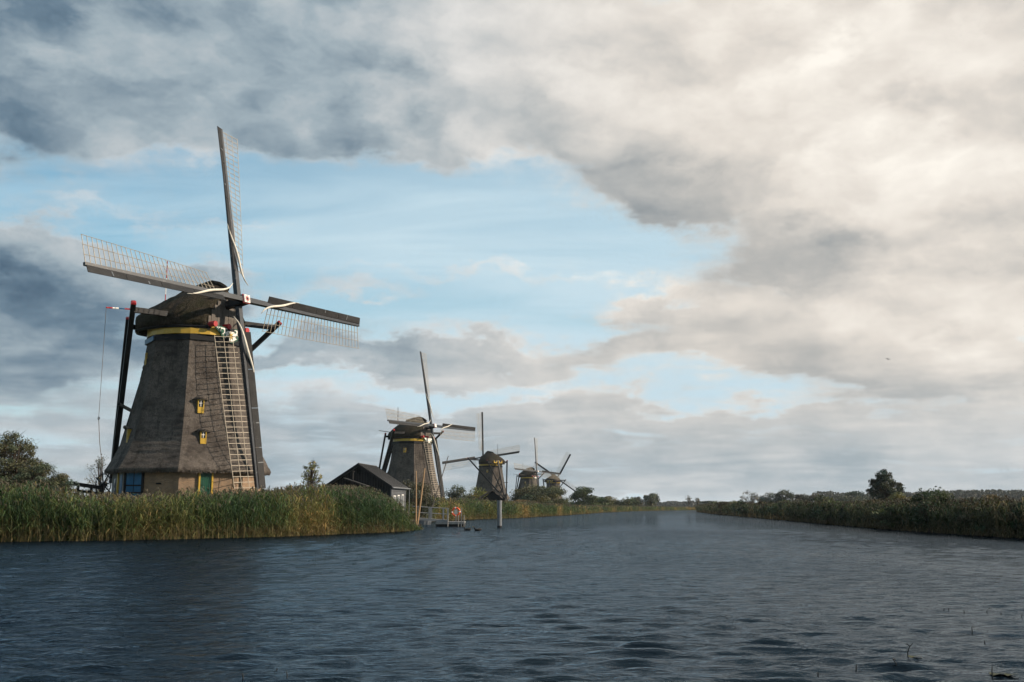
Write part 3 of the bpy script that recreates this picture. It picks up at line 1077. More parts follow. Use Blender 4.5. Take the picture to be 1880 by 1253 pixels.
        MB().box(p + sd * 0.25 + n2 * 0.08, (0.11, 0.06, 1.12), (sd, n2, Z)).build('yellow_post', M_YELLOW, wl_)
        MB().box(p + sd * 0.0 + n2 * 0.05, (0.14, 0.04, 1.1), (sd, n2, Z)).build('side_door', M_TAR, wl_)
        MB().box(p - sd * 0.75 + n2 * 0.05, (0.16, 0.03, 0.6), (sd, n2, Z)).build('dark_window', M_GLASS, wl_)
        MB().box(p + sd * 1.1 + n2 * 0.05, (0.28, 0.02, 0.85), (sd, n2, Z)).build('blue_panel', M_BLUE, wl_)
        pv, sd, n2 = wallp(5, 0.55, 1.05, 0.01)
        MB().box(pv, (0.2, 0.02, 0.05), (sd, n2, Z)).build('air_vent', M_TAR, root)
    else:
        window(5, -0.3 if not back else 0.2, 10.2, w=0.2, h=0.36, eyebrow=False)
    return root


mill1 = build_mill(0, 'nearest and largest thatched windmill, brick base, green door, standing behind the reeds', near=True)
build_mill(1, 'second thatched windmill with yellow ring, directly behind the black shed')
build_mill(2, 'windmill seen from behind with yellow cap rear, beyond the small boathouse', cloth=True, back=True)
build_mill(3, 'small distant windmill with one sail upright, rising over the broad willow', cloth=False)
build_mill(4, 'farthest windmill, sails in a diagonal cross, beside the dark tree', cloth=False, back=True)


# ------------------------------------------------------------------ reeds
def bank_points(B, y0, y1, n, depth, rg, land=1.0, front=-0.55):
    """random points in a strip along a bank line; d = metres behind the water's edge"""
    seg = []
    for (p, q) in zip(B[:-1], B[1:]):
        if q[1] <= y0 or p[1] >= y1:
            continue
        t0 = max(0, (y0 - p[1]) / (q[1] - p[1]))
        t1 = min(1, (y1 - p[1]) / (q[1] - p[1]))
        seg.append((p + (q - p) * t0, p + (q - p) * t1))
    ln = np.array([np.hypot(*(b_ - a_)) for a_, b_ in seg])
    pick = rg.choice(len(seg), n, p=ln / ln.sum())
    t = rg.random(n)
    a_ = np.array([seg[k][0] for k in pick])
    b_ = np.array([seg[k][1] for k in pick])
    p = a_ + (b_ - a_) * t[:, None]
    dr = (b_ - a_) / np.hypot(*(b_ - a_).T)[:, None]
    nrm = np.stack([-dr[:, 1], dr[:, 0]], 1) * land
    d = front + (depth - front) * rg.random(n) ** 1.15
    return p + nrm * d[:, None], d


def wob(x, y, s_, seed):
    r = np.random.default_rng(seed)
    out = 0
    for q in range(5):
        a_, b_, c_ = r.normal(0, s_, 2).tolist() + [r.random() * 6.28]
        out = out + np.sin(x * a_ + y * b_ + c_)
    return out / 5


def reed_bed(name, label, pos, dist, hgt, rg, leaf_w, leaves=7, palette='near', tops=None):
    n = len(pos)
    x, y = pos[:, 0], pos[:, 1]
    gz = np.where(dist < 0.6, -0.25 + np.maximum(dist, -0.3) / 0.6 * 0.5, land_h(x, y, np.maximum(dist, 0)))
    base = np.stack([x, y, np.maximum(gz, -0.3) - 0.05], 1)
    # surveyed height of the reed tops along the bank
    tz = CAM_H + (930 - np.interp(940 + 1828 * x / y, tops[0], tops[1])) / 1828 * y
    hgt = np.clip(tz - base[:, 2] - 0.12, 0.5, hgt)
    h = hgt * (0.60 + 0.46 * rg.random(n) ** 0.8) * (1 + 0.17 * wob(x, y, 1.1, 4) + 0.12 * wob(x, y, 3.0, 9))
    lean = np.stack([rg.normal(-0.05, 0.12, n), rg.normal(-0.03, 0.12, n)], 1) * np.where(rg.random(n) < 0.08, 3.2, 1.0)[:, None]
    # each plant's colour: patches of straw and of green
    pt = np.clip(0.36 + 0.95 * wob(x, y, 0.55, 7) + rg.normal(0, 0.22, n), 0, 1)
    green = np.array([0.070, 0.105, 0.032])
    olive = np.array([0.150, 0.148, 0.052])
    straw = np.array([0.30, 0.20, 0.075])
    dgreen = np.array([0.040, 0.074, 0.030])
    if palette == 'right':  # shade on this bank's unlit side is put into darker reed colours
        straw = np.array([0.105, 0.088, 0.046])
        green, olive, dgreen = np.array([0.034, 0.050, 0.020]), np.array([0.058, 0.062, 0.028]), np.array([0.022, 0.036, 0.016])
    c = np.where(pt[:, None] < 0.33, dgreen + (green - dgreen) * (pt / 0.33)[:, None],
                 np.where(pt[:, None] < 0.72, green + (olive - green) * ((pt - 0.33) / 0.39)[:, None], olive + (straw - olive) * ((pt - 0.72) / 0.28)[:, None]))
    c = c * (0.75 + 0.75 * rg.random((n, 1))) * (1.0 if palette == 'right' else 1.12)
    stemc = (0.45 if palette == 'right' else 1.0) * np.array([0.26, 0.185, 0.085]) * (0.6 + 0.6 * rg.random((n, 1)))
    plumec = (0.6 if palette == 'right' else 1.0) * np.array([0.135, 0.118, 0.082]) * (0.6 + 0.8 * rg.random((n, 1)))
    Vs, Ts, Cs = [], [], []
    off = 0

    def curve(t):                                   # point on the stem at fraction t (array n)
        bend = (t ** 2)[:, None] if np.ndim(t) else t ** 2
        tt_ = t[:, None] if np.ndim(t) else t
        xy = base[:, :2] + lean * bend * h[:, None]
        z = base[:, 2:] + tt_ * h[:, None]
        return np.concatenate([xy, z], 1)
    # stems: ribbons
    az_ = rg.random(n) * 6.28
    sd = np.stack([np.cos(az_), np.sin(az_), np.zeros(n)], 1)
    rows = []
    for t, w_ in ((0.0, 0.55), (0.5, 0.45), (1.0, 0.2)):
        p = curve(t)
        rows += [p - sd * leaf_w * w_ * 0.6, p + sd * leaf_w * w_ * 0.6]
    Vs.append(np.stack(rows, 1).reshape(-1, 3))
    Cs.append(np.stack([stemc, stemc, stemc * 0.5 + c * 0.5, stemc * 0.5 + c * 0.5, c, c], 1).reshape(-1, 3))
    i0 = (np.arange(n) * 6)[:, None]
    for q in (0, 2):
        Ts.append(i0 + np.array([q, q + 1, q + 3]))
        Ts.append(i0 + np.array([q, q + 3, q + 2]))
    off += n * 6
    # leaves
    for q in range(leaves):
        t = 0.14 + 0.82 * (q + rg.random(n)) / leaves
        b0 = curve(t)
        a_ = rg.random(n) * 6.28
        out = np.stack([np.cos(a_) + 0.35, np.sin(a_) - 0.1, np.zeros(n)], 1)
        ll = (0.30 + 0.34 * rg.random(n))[:, None] * np.clip(hgt / 2.2, 0.5, 1.2)[:, None]
        up = np.array([0, 0, 1.0])
        rise = (0.9 + 0.5 * rg.random(n))[:, None]
        p1 = b0 + out * ll * 0.42 + up * ll * 0.50 * rise
        p2 = b0 + out * ll * 1.05 + up * ll * (0.45 - 0.55 * rg.random(n))[:, None]
        s2 = np.stack([-out[:, 1], out[:, 0], rg.normal(0, 0.5, n)], 1)
        s2 /= np.linalg.norm(s2, axis=1)[:, None]
        w_ = leaf_w * (0.7 + 0.6 * rg.random(n))[:, None]
        Vs.append(np.stack([b0 - s2 * w_ * 0.4, b0 + s2 * w_ * 0.4, p1 - s2 * w_ * 0.6, p1 + s2 * w_ * 0.6, p2], 1).reshape(-1, 3))
        dry = np.clip(1.2 - 3.2 * t + rg.normal(0, 0.25, n), 0, 1)[:, None]       # lowest leaves are withered
        cc = (c * (1 - dry) + np.array([0.20, 0.145, 0.07]) * dry) * (0.65 + 0.7 * rg.random((n, 1)))
        Cs.append(np.repeat(cc[:, None, :], 5, 1).reshape(-1, 3))
        i0 = off + (np.arange(n) * 5)[:, None]
        Ts += [i0 + np.array([0, 1, 3]), i0 + np.array([0, 3, 2]), i0 + np.array([2, 3, 4])]
        off += n * 5
    # plumes on most stems
    keep = rg.random(n) < 0.50
    top = curve(1.0)[keep]
    m_ = len(top)
    for q in range(4):
        a_ = rg.random(m_) * 6.28
        out = np.stack([np.cos(a_) * 0.6 - 0.5, np.sin(a_) * 0.6, np.zeros(m_)], 1)
        ll = (0.14 + 0.16 * rg.random(m_))[:, None]
        p1 = top + out * ll * 0.35 + np.array([0, 0, 1.0]) * ll * 0.8
        p2 = top + out * ll * 0.9 + np.array([0, 0, 1.0]) * ll * (1.0 - 0.5 * rg.random(m_))[:, None]
        s2 = np.stack([-np.sin(a_), np.cos(a_), rg.normal(0, 0.4, m_)], 1)
        w_ = leaf_w * 0.9
        Vs.append(np.stack([top - s2 * w_ * 0.3, top + s2 * w_ * 0.3, p1 - s2 * w_ * 0.8, p1 + s2 * w_ * 0.8, p2], 1).reshape(-1, 3))
        Cs.append(np.repeat((plumec[keep] * (0.7 + 0.6 * rg.random((m_, 1))))[:, None, :], 5, 1).reshape(-1, 3))
        i0 = off + (np.arange(m_) * 5)[:, None]
        Ts += [i0 + np.array([0, 1, 3]), i0 + np.array([0, 3, 2]), i0 + np.array([2, 3, 4])]
        off += m_ * 5
    o = tri_mesh(name, np.concatenate(Vs), np.concatenate(Ts), M_REED, np.concatenate(Cs))
    return tag(o, label, 'reeds', kind='stuff')


rg = np.random.default_rng(21)
TL = ([-600, 0, 100, 200, 300, 400, 470, 520, 600, 660, 700, 720, 740, 755, 765], [885, 894, 899, 907, 912, 912, 908, 900, 896, 899, 908, 917, 932, 950, 962])
TF = ([600, 780, 860, 940, 1000, 1100, 1250], [905, 916, 919, 923, 927, 929, 930.5])
TR = ([1200, 1300, 1400, 1500, 1600, 1700, 1880, 2400], [930.5, 927.5, 925, 924, 923, 922, 922, 912])
pos, dd_ = bank_points(LB, 30, 86, 15000, 6.5, rg)
reed_bed('reeds', 'tall green and straw reeds along the near left bank, before the largest mill', pos, dd_, 2.95, rg, 0.034, 8, tops=TL)
pos, dd_ = bank_points(LB, 97, 215, 11000, 8.0, rg)
reed_bed('reeds', 'olive reed belt on the left bank between the jetty and the willows', pos, dd_, 2.6, rg, 0.055, 6, tops=TF)
pos, dd_ = bank_points(LB, 215, 560, 9000, 7.0, rg)
reed_bed('reeds', 'thin far reed edge where the canal bends away', pos, dd_, 2.0, rg, 0.11, 5, tops=TF)
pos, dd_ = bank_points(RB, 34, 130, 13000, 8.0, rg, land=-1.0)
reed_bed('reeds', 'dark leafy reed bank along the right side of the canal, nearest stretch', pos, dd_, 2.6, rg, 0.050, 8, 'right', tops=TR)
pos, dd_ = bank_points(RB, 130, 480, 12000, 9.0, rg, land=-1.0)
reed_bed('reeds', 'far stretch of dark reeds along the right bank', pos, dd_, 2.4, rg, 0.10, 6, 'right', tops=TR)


# ------------------------------------------------------------------ trees and bushes
def plant(name, label, cat, px, Y, top_py, width_px, leafs, leaf, col, gz=0.9, crown_frac=0.85, bare=0.0, clumps=16,
          seed=0, group=None, stems=1, shape=1.0, var=0.35, x=None, flat=1.0, puff=0.5):
    """tree or bush: tapered stem(s) with limbs and a crown of leaf-sized faces gathered in clumps"""
    r = np.random.default_rng(100 + seed)
    p0 = at(px, 930, Y)
    X = p0.x if x is None else x
    ztop = at(px, top_py, Y).z
    H = max(ztop - gz, 0.6)
    Wd = width_px / 1828 * Y / 2
    root = tag(empty(name, (X, Y, gz)), label, cat, group)
    cz_ = H * (1 - crown_frac / 2)
    ch = H * crown_frac / 2
    # clump centres in an uneven ellipsoid, fuller below the middle
    cl = []
    while len(cl) < clumps:
        q = r.uniform(-1, 1, 3)
        if np.dot(q, q) > 1 or (np.dot(q, q) < 0.12):
            continue
        taper = 1.0 - 0.45 * max(0, q[2]) ** 1.2 * shape
        cl.append((q[0] * Wd * 0.80 * taper, q[1] * Wd * 0.80 * taper * flat, cz_ + q[2] * ch * 0.86, r.uniform(0.55, 1.1)))
    cl = np.array(cl)
    tr = MB()
    for k in range(stems):
        a_ = r.random() * 6.28
        b0 = Vector((math.cos(a_) * Wd * 0.25 * (stems > 1), math.sin(a_) * Wd * 0.25 * (stems > 1), -0.3))
        t0 = Vector((r.normal(0, Wd * 0.12), r.normal(0, Wd * 0.12), H * 0.8))
        mid_ = b0.lerp(t0, 0.5) + Vector((r.normal(0, Wd * .06), r.normal(0, Wd * .06), 0))
        rd = max(0.03, H * 0.022) / (1 if stems == 1 else 1.6)
        tr.tube([b0, mid_, t0], [rd * 1.3, rd * 0.8, rd * 0.2], 6)
        for q in cl[k::stems]:
            e_ = Vector(q[:3])
            f_ = min(0.9, max(0.12, (e_.z - 0.25 * H) / H * 0.9))
            s0 = b0.lerp(mid_, f_ * 2) if f_ < 0.5 else mid_.lerp(t0, f_ * 2 - 1)
            m2 = s0.lerp(e_, 0.5) + Vector((0, 0, 0.06 * H))
            tr.tube([s0, m2, e_], [rd * 0.45, rd * 0.28, rd * 0.08], 4, cap=False)
            if bare > 0:
                for w_ in range(int(10 * bare)):
                    d_ = Vector((r.normal(0, 1), r.normal(0, 1), abs(r.normal(0.5, 0.6)))).normalized()
                    s1 = m2.lerp(e_, r.random())
                    tr.tube([s1, s1 + d_ * Wd * 0.35 * r.uniform(0.5, 1.2)], [rd * 0.16, rd * 0.05], 3, cap=False)
    tr.build('trunk' if stems == 1 else 'stems', M_BARK, root)
    n = int(leafs * 1.5)
    leaf = leaf * 1.3
    if n:
        k = r.integers(0, clumps, n)
        crad = (Wd * puff * (16 / clumps) ** 0.33) * cl[k, 3]
        dv = r.normal(0, 1, (n, 3))
        dv /= np.linalg.norm(dv, axis=1)[:, None]
        rad = crad * r.random(n) ** 0.45
        c0 = cl[k, :3] + dv * rad[:, None] * np.array([1, 1, 0.8 * min(1.3, ch / max(Wd, 0.1))])
        c0[:, 2] = np.maximum(c0[:, 2], 0.05)
        nrm = r.normal(0, 1, (n, 3)) + dv * 0.7
        nrm /= np.linalg.norm(nrm, axis=1)[:, None]
        t1 = np.cross(nrm, r.normal(0, 1, (n, 3)))
        t1 /= np.linalg.norm(t1, axis=1)[:, None]
        t2 = np.cross(nrm, t1)
        s_ = (leaf * (0.6 + 0.8 * r.random(n)))[:, None]
        V = np.stack([c0 - t1 * s_, c0 + t2 * s_ * 0.5, c0 + t1 * s_, c0 - t2 * s_ * 0.5], 1).reshape(-1, 3)
        i0 = (np.arange(n) * 4)[:, None]
        T = np.concatenate([i0 + np.array([0, 1, 2]), i0 + np.array([0, 2, 3])])
        cv = 1 + var * r.normal(0, 1, clumps)
        hue = r.normal(0, 0.12, clumps)
        C = 1.3 * np.array(col)[None, :] * np.clip(cv[k], 0.4, 1.8)[:, None] * (0.7 + 0.6 * r.random((n, 1)))
        C = C * np.stack([1 + hue[k], np.ones(n), 1 - hue[k]], 1)
        tri_mesh('crown', V, T, M_LEAF, np.repeat(np.clip(C, 0.004, 1)[:, None, :], 4, 1).reshape(-1, 3), parent=root)
    return root


G_, OL, DG, GY, YG = (0.060, 0.078, 0.034), (0.085, 0.088, 0.042), (0.036, 0.052, 0.024), (0.088, 0.084, 0.060), (0.125, 0.128, 0.035)
PL = [
    # label, cat, px, Y, top, width, leaves, leaf, colour, kw
    ('tall_shrub', 'tall grey-green shrub at the left edge of the picture', 'shrub', 16, 66, 788, 150, 14000, 0.044, (0.074, 0.082, 0.046), dict(stems=7, bare=1.0, clumps=130, crown_frac=0.98, puff=0.40, var=0.2)),
    ('shrub', 'dark green willow bush between the left edge and the wooden rail', 'shrub', 68, 63, 846, 130, 10000, 0.040, (0.066, 0.078, 0.044), dict(stems=7, clumps=110, crown_frac=0.98, bare=0.8, puff=0.42, var=0.2)),
    ('shrub', 'low grey seeding bush at the left end of the wooden rail', 'shrub', 106, 64, 868, 62, 3600, 0.04, (0.085, 0.085, 0.058), dict(stems=5, clumps=22, bare=0.8, crown_frac=0.98)),
    ('bare_shrub', 'nearly leafless twiggy bush beside the capstan wheel of the largest mill', 'shrub', 178, 84, 828, 66, 500, 0.05, (0.10, 0.10, 0.06), dict(stems=4, clumps=24, bare=1.0)),
    ('young_tree', 'slender young tree with sparse yellow-green leaves above the reeds', 'tree', 570, 74, 842, 52, 620, 0.045, (0.14, 0.145, 0.05), dict(clumps=46, crown_frac=0.72, bare=0.5, puff=0.26)),
    ('shrub', 'dark bush at the foot of the second mill behind the leaning poles', 'shrub', 762, 118, 874, 92, 5200, 0.085, (0.044, 0.048, 0.032), dict(stems=6, clumps=26, crown_frac=1.0, bare=0.4)),
    ('shrub', 'round grey-green bush right of the second mill', 'shrub', 839, 205, 893, 65, 2400, 0.128, (0.060, 0.070, 0.046), dict(stems=4, crown_frac=1.02, clumps=16, bare=0.3)),
    ('shrub', 'yellow-green bush at the foot of the mill seen from behind', 'shrub', 876, 240, 898, 62, 2400, 0.145, (0.095, 0.105, 0.032), dict(stems=4, crown_frac=1.02, clumps=14)),
    ('willow', 'broad olive willow in front of the two distant mills, left half', 'tree', 978, 232, 886, 87, 4160, 0.145, (0.066, 0.072, 0.038), dict(stems=5, crown_frac=1.02, clumps=24)),
    ('willow', 'broad olive willow in front of the two distant mills, right half', 'tree', 1018, 240, 888, 80, 3840, 0.145, (0.074, 0.078, 0.038), dict(stems=5, crown_frac=1.02, clumps=24)),
    ('shrub', 'reddish brown low bush at the water in front of the willow', 'shrub', 950, 196, 916, 60, 1600, 0.111, (0.110, 0.080, 0.040), dict(stems=4, crown_frac=1.02, clumps=12)),
    ('shrub', 'low olive bush overhanging the water right of the reddish bush', 'shrub', 990, 200, 924, 70, 1920, 0.111, (0.070, 0.078, 0.034), dict(stems=4, crown_frac=1.02, clumps=12)),
    ('tree', 'dark dense tree beside the farthest mill, above the small red boat', 'tree', 1070, 320, 892, 62, 3520, 0.187, DG, dict(clumps=20, crown_frac=1.02)),
    ('shrub', 'olive bush just right of the dark dense tree', 'shrub', 1102, 350, 908, 55, 1920, 0.204, G_, dict(stems=3, crown_frac=1.02, clumps=12)),
    ('shrub', 'mid-green bush between the boat and the round far tree, first of two', 'shrub', 1128, 385, 909, 55, 1760, 0.221, OL, dict(stems=3, crown_frac=1.02, clumps=12)),
    ('shrub', 'mid-green bush between the boat and the round far tree, second of two', 'shrub', 1150, 415, 913, 50, 1600, 0.238, G_, dict(stems=3, crown_frac=1.02, clumps=12)),
    ('tree', 'thin brownish tree left of the round far tree', 'tree', 1168, 470, 910, 37, 1120, 0.255, GY, dict(crown_frac=1.02, clumps=14, bare=0.5)),
    ('tree', 'round-headed far tree standing alone at the end of the canal', 'tree', 1197, 520, 904, 38, 2080, 0.289, (0.064, 0.074, 0.046), dict(clumps=18, crown_frac=1.02, shape=0.3)),
    ('bare_tree', 'left of the two bare far trees at the canal bend', 'tree', 1264, 540, 910, 18, 60, 0.3, GY, dict(clumps=14, crown_frac=0.7, bare=1.0)),
    ('bare_tree', 'right of the two bare far trees at the canal bend', 'tree', 1281, 545, 911, 16, 80, 0.3, GY, dict(clumps=14, crown_frac=0.7, bare=1.0)),
    ('shrub', 'small dark bush on the right bank below the bare far trees', 'shrub', 1308, 400, 919, 55, 1440, 0.221, DG, dict(stems=3, crown_frac=1.02, clumps=12)),
    ('shrub', 'yellowish bush on the right bank left of the bare round tree', 'shrub', 1345, 330, 919, 50, 1440, 0.187, (0.100, 0.098, 0.038), dict(stems=3, crown_frac=1.02, clumps=12)),
    ('bare_tree', 'rounded leafless tree standing on the right bank', 'tree', 1378, 430, 900, 42, 260, 0.25, GY, dict(clumps=30, crown_frac=0.85, bare=1.0, shape=0.2)),
    ('tree', 'bushy tree next to the leafless round one, first of the four-tree clump', 'tree', 1412, 450, 904, 45, 2080, 0.255, (0.066, 0.068, 0.044), dict(clumps=16, crown_frac=1.02)),
    ('tree', 'tallest tree in the four-tree clump on the right bank', 'tree', 1442, 445, 899, 45, 2240, 0.255, (0.052, 0.060, 0.038), dict(clumps=16, crown_frac=1.02)),
    ('tree', 'brownish third tree of the four-tree clump on the right bank', 'tree', 1470, 455, 903, 45, 2080, 0.255, (0.072, 0.068, 0.046), dict(clumps=16, crown_frac=1.02)),
    ('tree', 'rightmost and lowest tree of the four-tree clump on the right bank', 'tree', 1498, 450, 907, 40, 1760, 0.255, (0.064, 0.064, 0.042), dict(clumps=14, crown_frac=1.02)),
    ('tree', 'low rounded tree left of the big lone tree', 'tree', 1566, 420, 901, 77, 3040, 0.255, (0.054, 0.064, 0.042), dict(clumps=18, crown_frac=1.02, shape=0.4)),
    ('tree', 'big lone dark tree rising above the right bank reeds', 'tree', 1627, 165, 860, 72, 9500, 0.10, (0.040, 0.046, 0.028), dict(clumps=80, crown_frac=0.97, shape=1.1, puff=0.42)),
    ('shrub', 'yellow-green bush at the foot of the big lone tree', 'shrub', 1652, 150, 905, 50, 1200, 0.10, (0.092, 0.092, 0.036), dict(stems=4, clumps=12)),
]
for q, (nm, lb, ct, px, Y, tp, wp, nl, lf, cl_, kw) in enumerate(PL):
    X = (px - 940) / 1828 * Y
    xl, xr = np.interp(Y, LB[:, 1], LB[:, 0]), np.interp(Y, RB[:, 1], RB[:, 0])
    d_ = max(0.3, xl - X if px < 1240 else X - xr)
    gz_ = float(land_h(np.array(X), np.array(Y), np.array(d_)))
    plant(nm, lb, ct, px, Y, tp, wp, nl, lf, cl_, gz=gz_, seed=q, **kw)

# ragged row of bushes growing out of the right bank
ORD = ['nearest the right edge'] + [q + ' from the right edge' for q in 'second third fourth fifth sixth seventh eighth ninth tenth eleventh twelfth thirteenth fourteenth fifteenth sixteenth seventeenth eighteenth'.split()] + ['farthest along the row']
rq = np.random.default_rng(77)
for q in range(19):
    Y = 57.0 * (1.078 ** q) * (1 + rq.normal(0, .012))
    X = float(np.interp(Y, RB[:, 1], RB[:, 0])) + rq.uniform(0.2, 1.8)
    px = 940 + 1828 * X / Y
    wd_m = rq.uniform(2.6, 5.0)
    topz = rq.uniform(2.1, 3.3)
    lc = [(0.044, 0.060, 0.026), (0.056, 0.066, 0.028), (0.070, 0.058, 0.032), (0.038, 0.052, 0.024)][q % 4]
    plant('bank_bush', 'dark leafy bush of the right bank row, ' + ORD[q], 'bush', px, Y, 930 - (topz - CAM_H) * 1828 / Y, wd_m * 1828 / Y, int(3600 / (1 + q * .12)), 0.055 + 0.004 * q, lc,
          gz=0.25, seed=60 + q, stems=4, clumps=34, crown_frac=1.05, puff=0.42, group='bushes in a row along the right bank')


def far_wood(name, label, px0, px1, Y, top, n, seed, col):
    """far-off wood that reads as one dark mass"""
    r = np.random.default_rng(seed)
    xs = np.linspace((px0 - 940) / 1828 * Y, (px1 - 940) / 1828 * Y, 60)
    xx = r.uniform(xs[0], xs[-1], n)
    hh = (930 - top) / 1828 * Y + 1.0
    hh = hh * (0.80 + 0.22 * np.abs(np.sin(xx * 0.13)) + 0.10 * np.sin(xx * 0.031 + 1))
    yy = Y + r.uniform(-25, 25, n)
    zz = 0.5 + hh * r.random(n) ** 0.7
    c0 = np.stack([xx, yy, zz], 1)
    s_ = 0.9 * Y / 900 * (0.6 + 0.8 * r.random(n))[:, None]
    t1 = r.normal(0, 1, (n, 3))
    t1 /= np.linalg.norm(t1, axis=1)[:, None]
    t2 = np.cross(t1, r.normal(0, 1, (n, 3)))
    t2 /= np.linalg.norm(t2, axis=1)[:, None]
    V = np.stack([c0 - t1 * s_, c0 + t2 * s_, c0 + t1 * s_, c0 - t2 * s_], 1).reshape(-1, 3)
    i0 = (np.arange(n) * 4)[:, None]
    T = np.concatenate([i0 + np.array([0, 1, 2]), i0 + np.array([0, 2, 3])])
    C = np.repeat((np.array(col) * (0.6 + 0.8 * r.random((n, 1))))[:, None, :], 4, 1).reshape(-1, 3)
    return tag(tri_mesh(name, V, T, M_LEAF, C), label, 'wood', kind='stuff')


far_wood('distant_wood', 'long dark belt of woodland on the right horizon', 1500, 2300, 900, 903, 30000, 1, (0.040, 0.047, 0.032))
far_wood('distant_wood', 'hazy blue strip of woodland beyond the end of the canal', 1120, 1420, 1300, 922, 5000, 2, (0.060, 0.066, 0.055))
far_wood('distant_wood', 'strip of woodland on the horizon behind the mills', -400, 1120, 1200, 921, 8000, 3, (0.056, 0.062, 0.048))


# ------------------------------------------------------------------ black shed beside the second mill
def shed():
    Y0 = 105.0
    al = R(6.5)
    F = Vector((math.sin(al), math.cos(al), 0))          # along the ridge, away from the camera
    S = Vector((math.cos(al), -math.sin(al), 0))         # to the right
    Z = Vector((0, 0, 1))
    cr = at(719, 893, Y0)
    hw, ln = 3.55, 7.2
    c0 = Vector((cr.x, cr.y, 0)) - S * hw
    gz, ez, az_ = 0.7, cr.z - 0.05, at(657.5, 853.8, Y0).z
    root = tag(empty('shed', (c0.x, c0.y, gz)), 'black boarded shed with dark pitched roof and grey side wall', 'shed')
    P = lambda s_, f_, z_: S * s_ + F * f_ + Z * (z_ - gz)
    w = hw - 0.12
    # gable boards, each a plank
    nb = 24
    front = MB()
    for k in range(nb):
        a_, b_ = -w + 2 * w * k / nb, -w + 2 * w * (k + 1) / nb
        za = ez + (az_ - ez) * (1 - abs(a_) / hw) - 0.12
        zb = ez + (az_ - ez) * (1 - abs(b_) / hw) - 0.12
        o = 0.0 if k % 2 else 0.03
        MB().hexa([P(a_ + .01, o, gz - .3), P(b_ - .01, o, gz - .3), P(b_ - .01, o + .05, gz - .3), P(a_ + .01, o + .05, gz - .3),
                   P(a_ + .01, o, za), P(b_ - .01, o, zb), P(b_ - .01, o + .05, zb), P(a_ + .01, o + .05, za)]).build('gable_board', M_BLACKW, root)
    MB().hexa([P(-w, .09, gz - .3), P(w, .09, gz - .3), P(w, ln, gz - .3), P(-w, ln, gz - .3),
               P(-w, .09, ez - .05), P(w, .09, ez - .05), P(w, ln, ez - .05), P(-w, ln, ez - .05)]).build('body', M_BLACKW, root)
    MB().hexa([P(-w, .09, ez - .06), P(w, .09, ez - .06), P(w, ln, ez - .06), P(-w, ln, ez - .06),
               P(-.05, .09, az_ - .15), P(.05, .09, az_ - .15), P(.05, ln, az_ - .15), P(-.05, ln, az_ - .15)]).build('loft', M_BLACKW, root)
    # grey weatherboards on the right-hand side wall
    nr = 9
    for k in range(nr):
        z0, z1 = gz + (ez - gz - 0.1) * k / nr, gz + (ez - gz - 0.1) * (k + 1) / nr
        MB().hexa([P(w + .01, 0.0, z0), P(w + .075, 0.0, z0), P(w + .075, ln, z0), P(w + .01, ln, z0),
                   P(w + .01, 0.0, z1), P(w + .035, 0.0, z1), P(w + .035, ln, z1), P(w + .01, ln, z1)]).build('weatherboard', M_GREYW, root)
    MB().box(P(w + .06, 0.0, (gz + ez) / 2), (0.07, 0.07, (ez - gz) / 2 - .06), (S, F, Z)).build('corner_board', M_GREYW, root)
    # side windows with white frames
    for f0, hh in ((1.35, .62), (3.2, .70), (5.2, .78)):
        zc = gz + 1.55
        wn = MB()
        wd = 0.46
        for d_ in (-wd, 0, wd):
            wn.box(P(w + .11, f0 + d_, zc), (0.05, 0.05 if d_ else 0.03, hh), (S, F, Z))
        for d_ in (-hh, hh):
            wn.box(P(w + .112, f0, zc + d_), (0.05, wd + .05, 0.05), (S, F, Z))
        wf_ = wn.build('window', M_WHITE, root)
        MB().box(P(w + .085, f0, zc), (0.02, wd, hh), (S, F, Z)).build('pane', M_GLASS, wf_)
    # roof slopes with overhang, barge boards, gutter
    for s_ in (-1, 1):
        ev, rg_ = (hw + .12) * s_, 0.0
        ze = ez - .08
        MB().hexa([P(ev, -.35, ze), P(0, -.35, az_), P(0, ln + .3, az_), P(ev, ln + .3, ze),
                   P(ev, -.35, ze + .12), P(0, -.35, az_ + .12), P(0, ln + .3, az_ + .12), P(ev, ln + .3, ze + .12)]).build('roof_slope', M_ROOF, root)
        MB().hexa([P(ev, -.40, ze - .16), P(0, -.40, az_ - .16), P(0, -.355, az_ - .16), P(ev, -.355, ze - .16),
                   P(ev, -.40, ze + .10), P(0, -.40, az_ + .10), P(0, -.355, az_ + .10), P(ev, -.355, ze + .10)]).build('barge_board', M_BLACKW, root)
    for s_ in (-1, 1):
        for q in range(9):
            f0 = -.3 + (ln + .5) * q / 8
            ev, ze = (hw + .12) * s_, ez - .08
            MB().bar(P(ev, f0, ze + .13), P(0.06 * s_, f0, az_ + .13), 0.025, t0=0.025).build('roof_seam', M_BLACKW, root)
    MB().tube([P(hw + .2, -.3, ez - .1), P(hw + .2, ln + 1.0, ez - .1)], 0.07, 6).build('gutter', M_STEEL, root)
    MB().tube([P(hw + .12, ln + .9, ez - .1), P(hw + .12, ln + .9, gz)], 0.05, 6).build('down_pipe', M_STEEL, root)
    MB().tube([P(0, -.3, az_ + .13), P(0, ln + .25, az_ + .13)], 0.09, 6).build('ridge', M_ROOF, root)
    # lean-to porch roof and stove pipe before the gable
    pz = at(640, 878, Y0).z
    MB().hexa([P(-1.2, -1.6, pz - .08), P(1.3, -1.6, pz - .9), P(1.3, -.05, pz - .9), P(-1.2, -.05, pz - .08),
               P(-1.2, -1.6, pz), P(1.3, -1.6, pz - .82), P(1.3, -.05, pz - .82), P(-1.2, -.05, pz)]).build('porch_roof', M_ROOF, root)
    MB().tube([P(-.45, -.7, pz - .6), P(-.45, -.7, pz + .55)], 0.11, 8).build('stove_pipe', M_BLACKW, root)
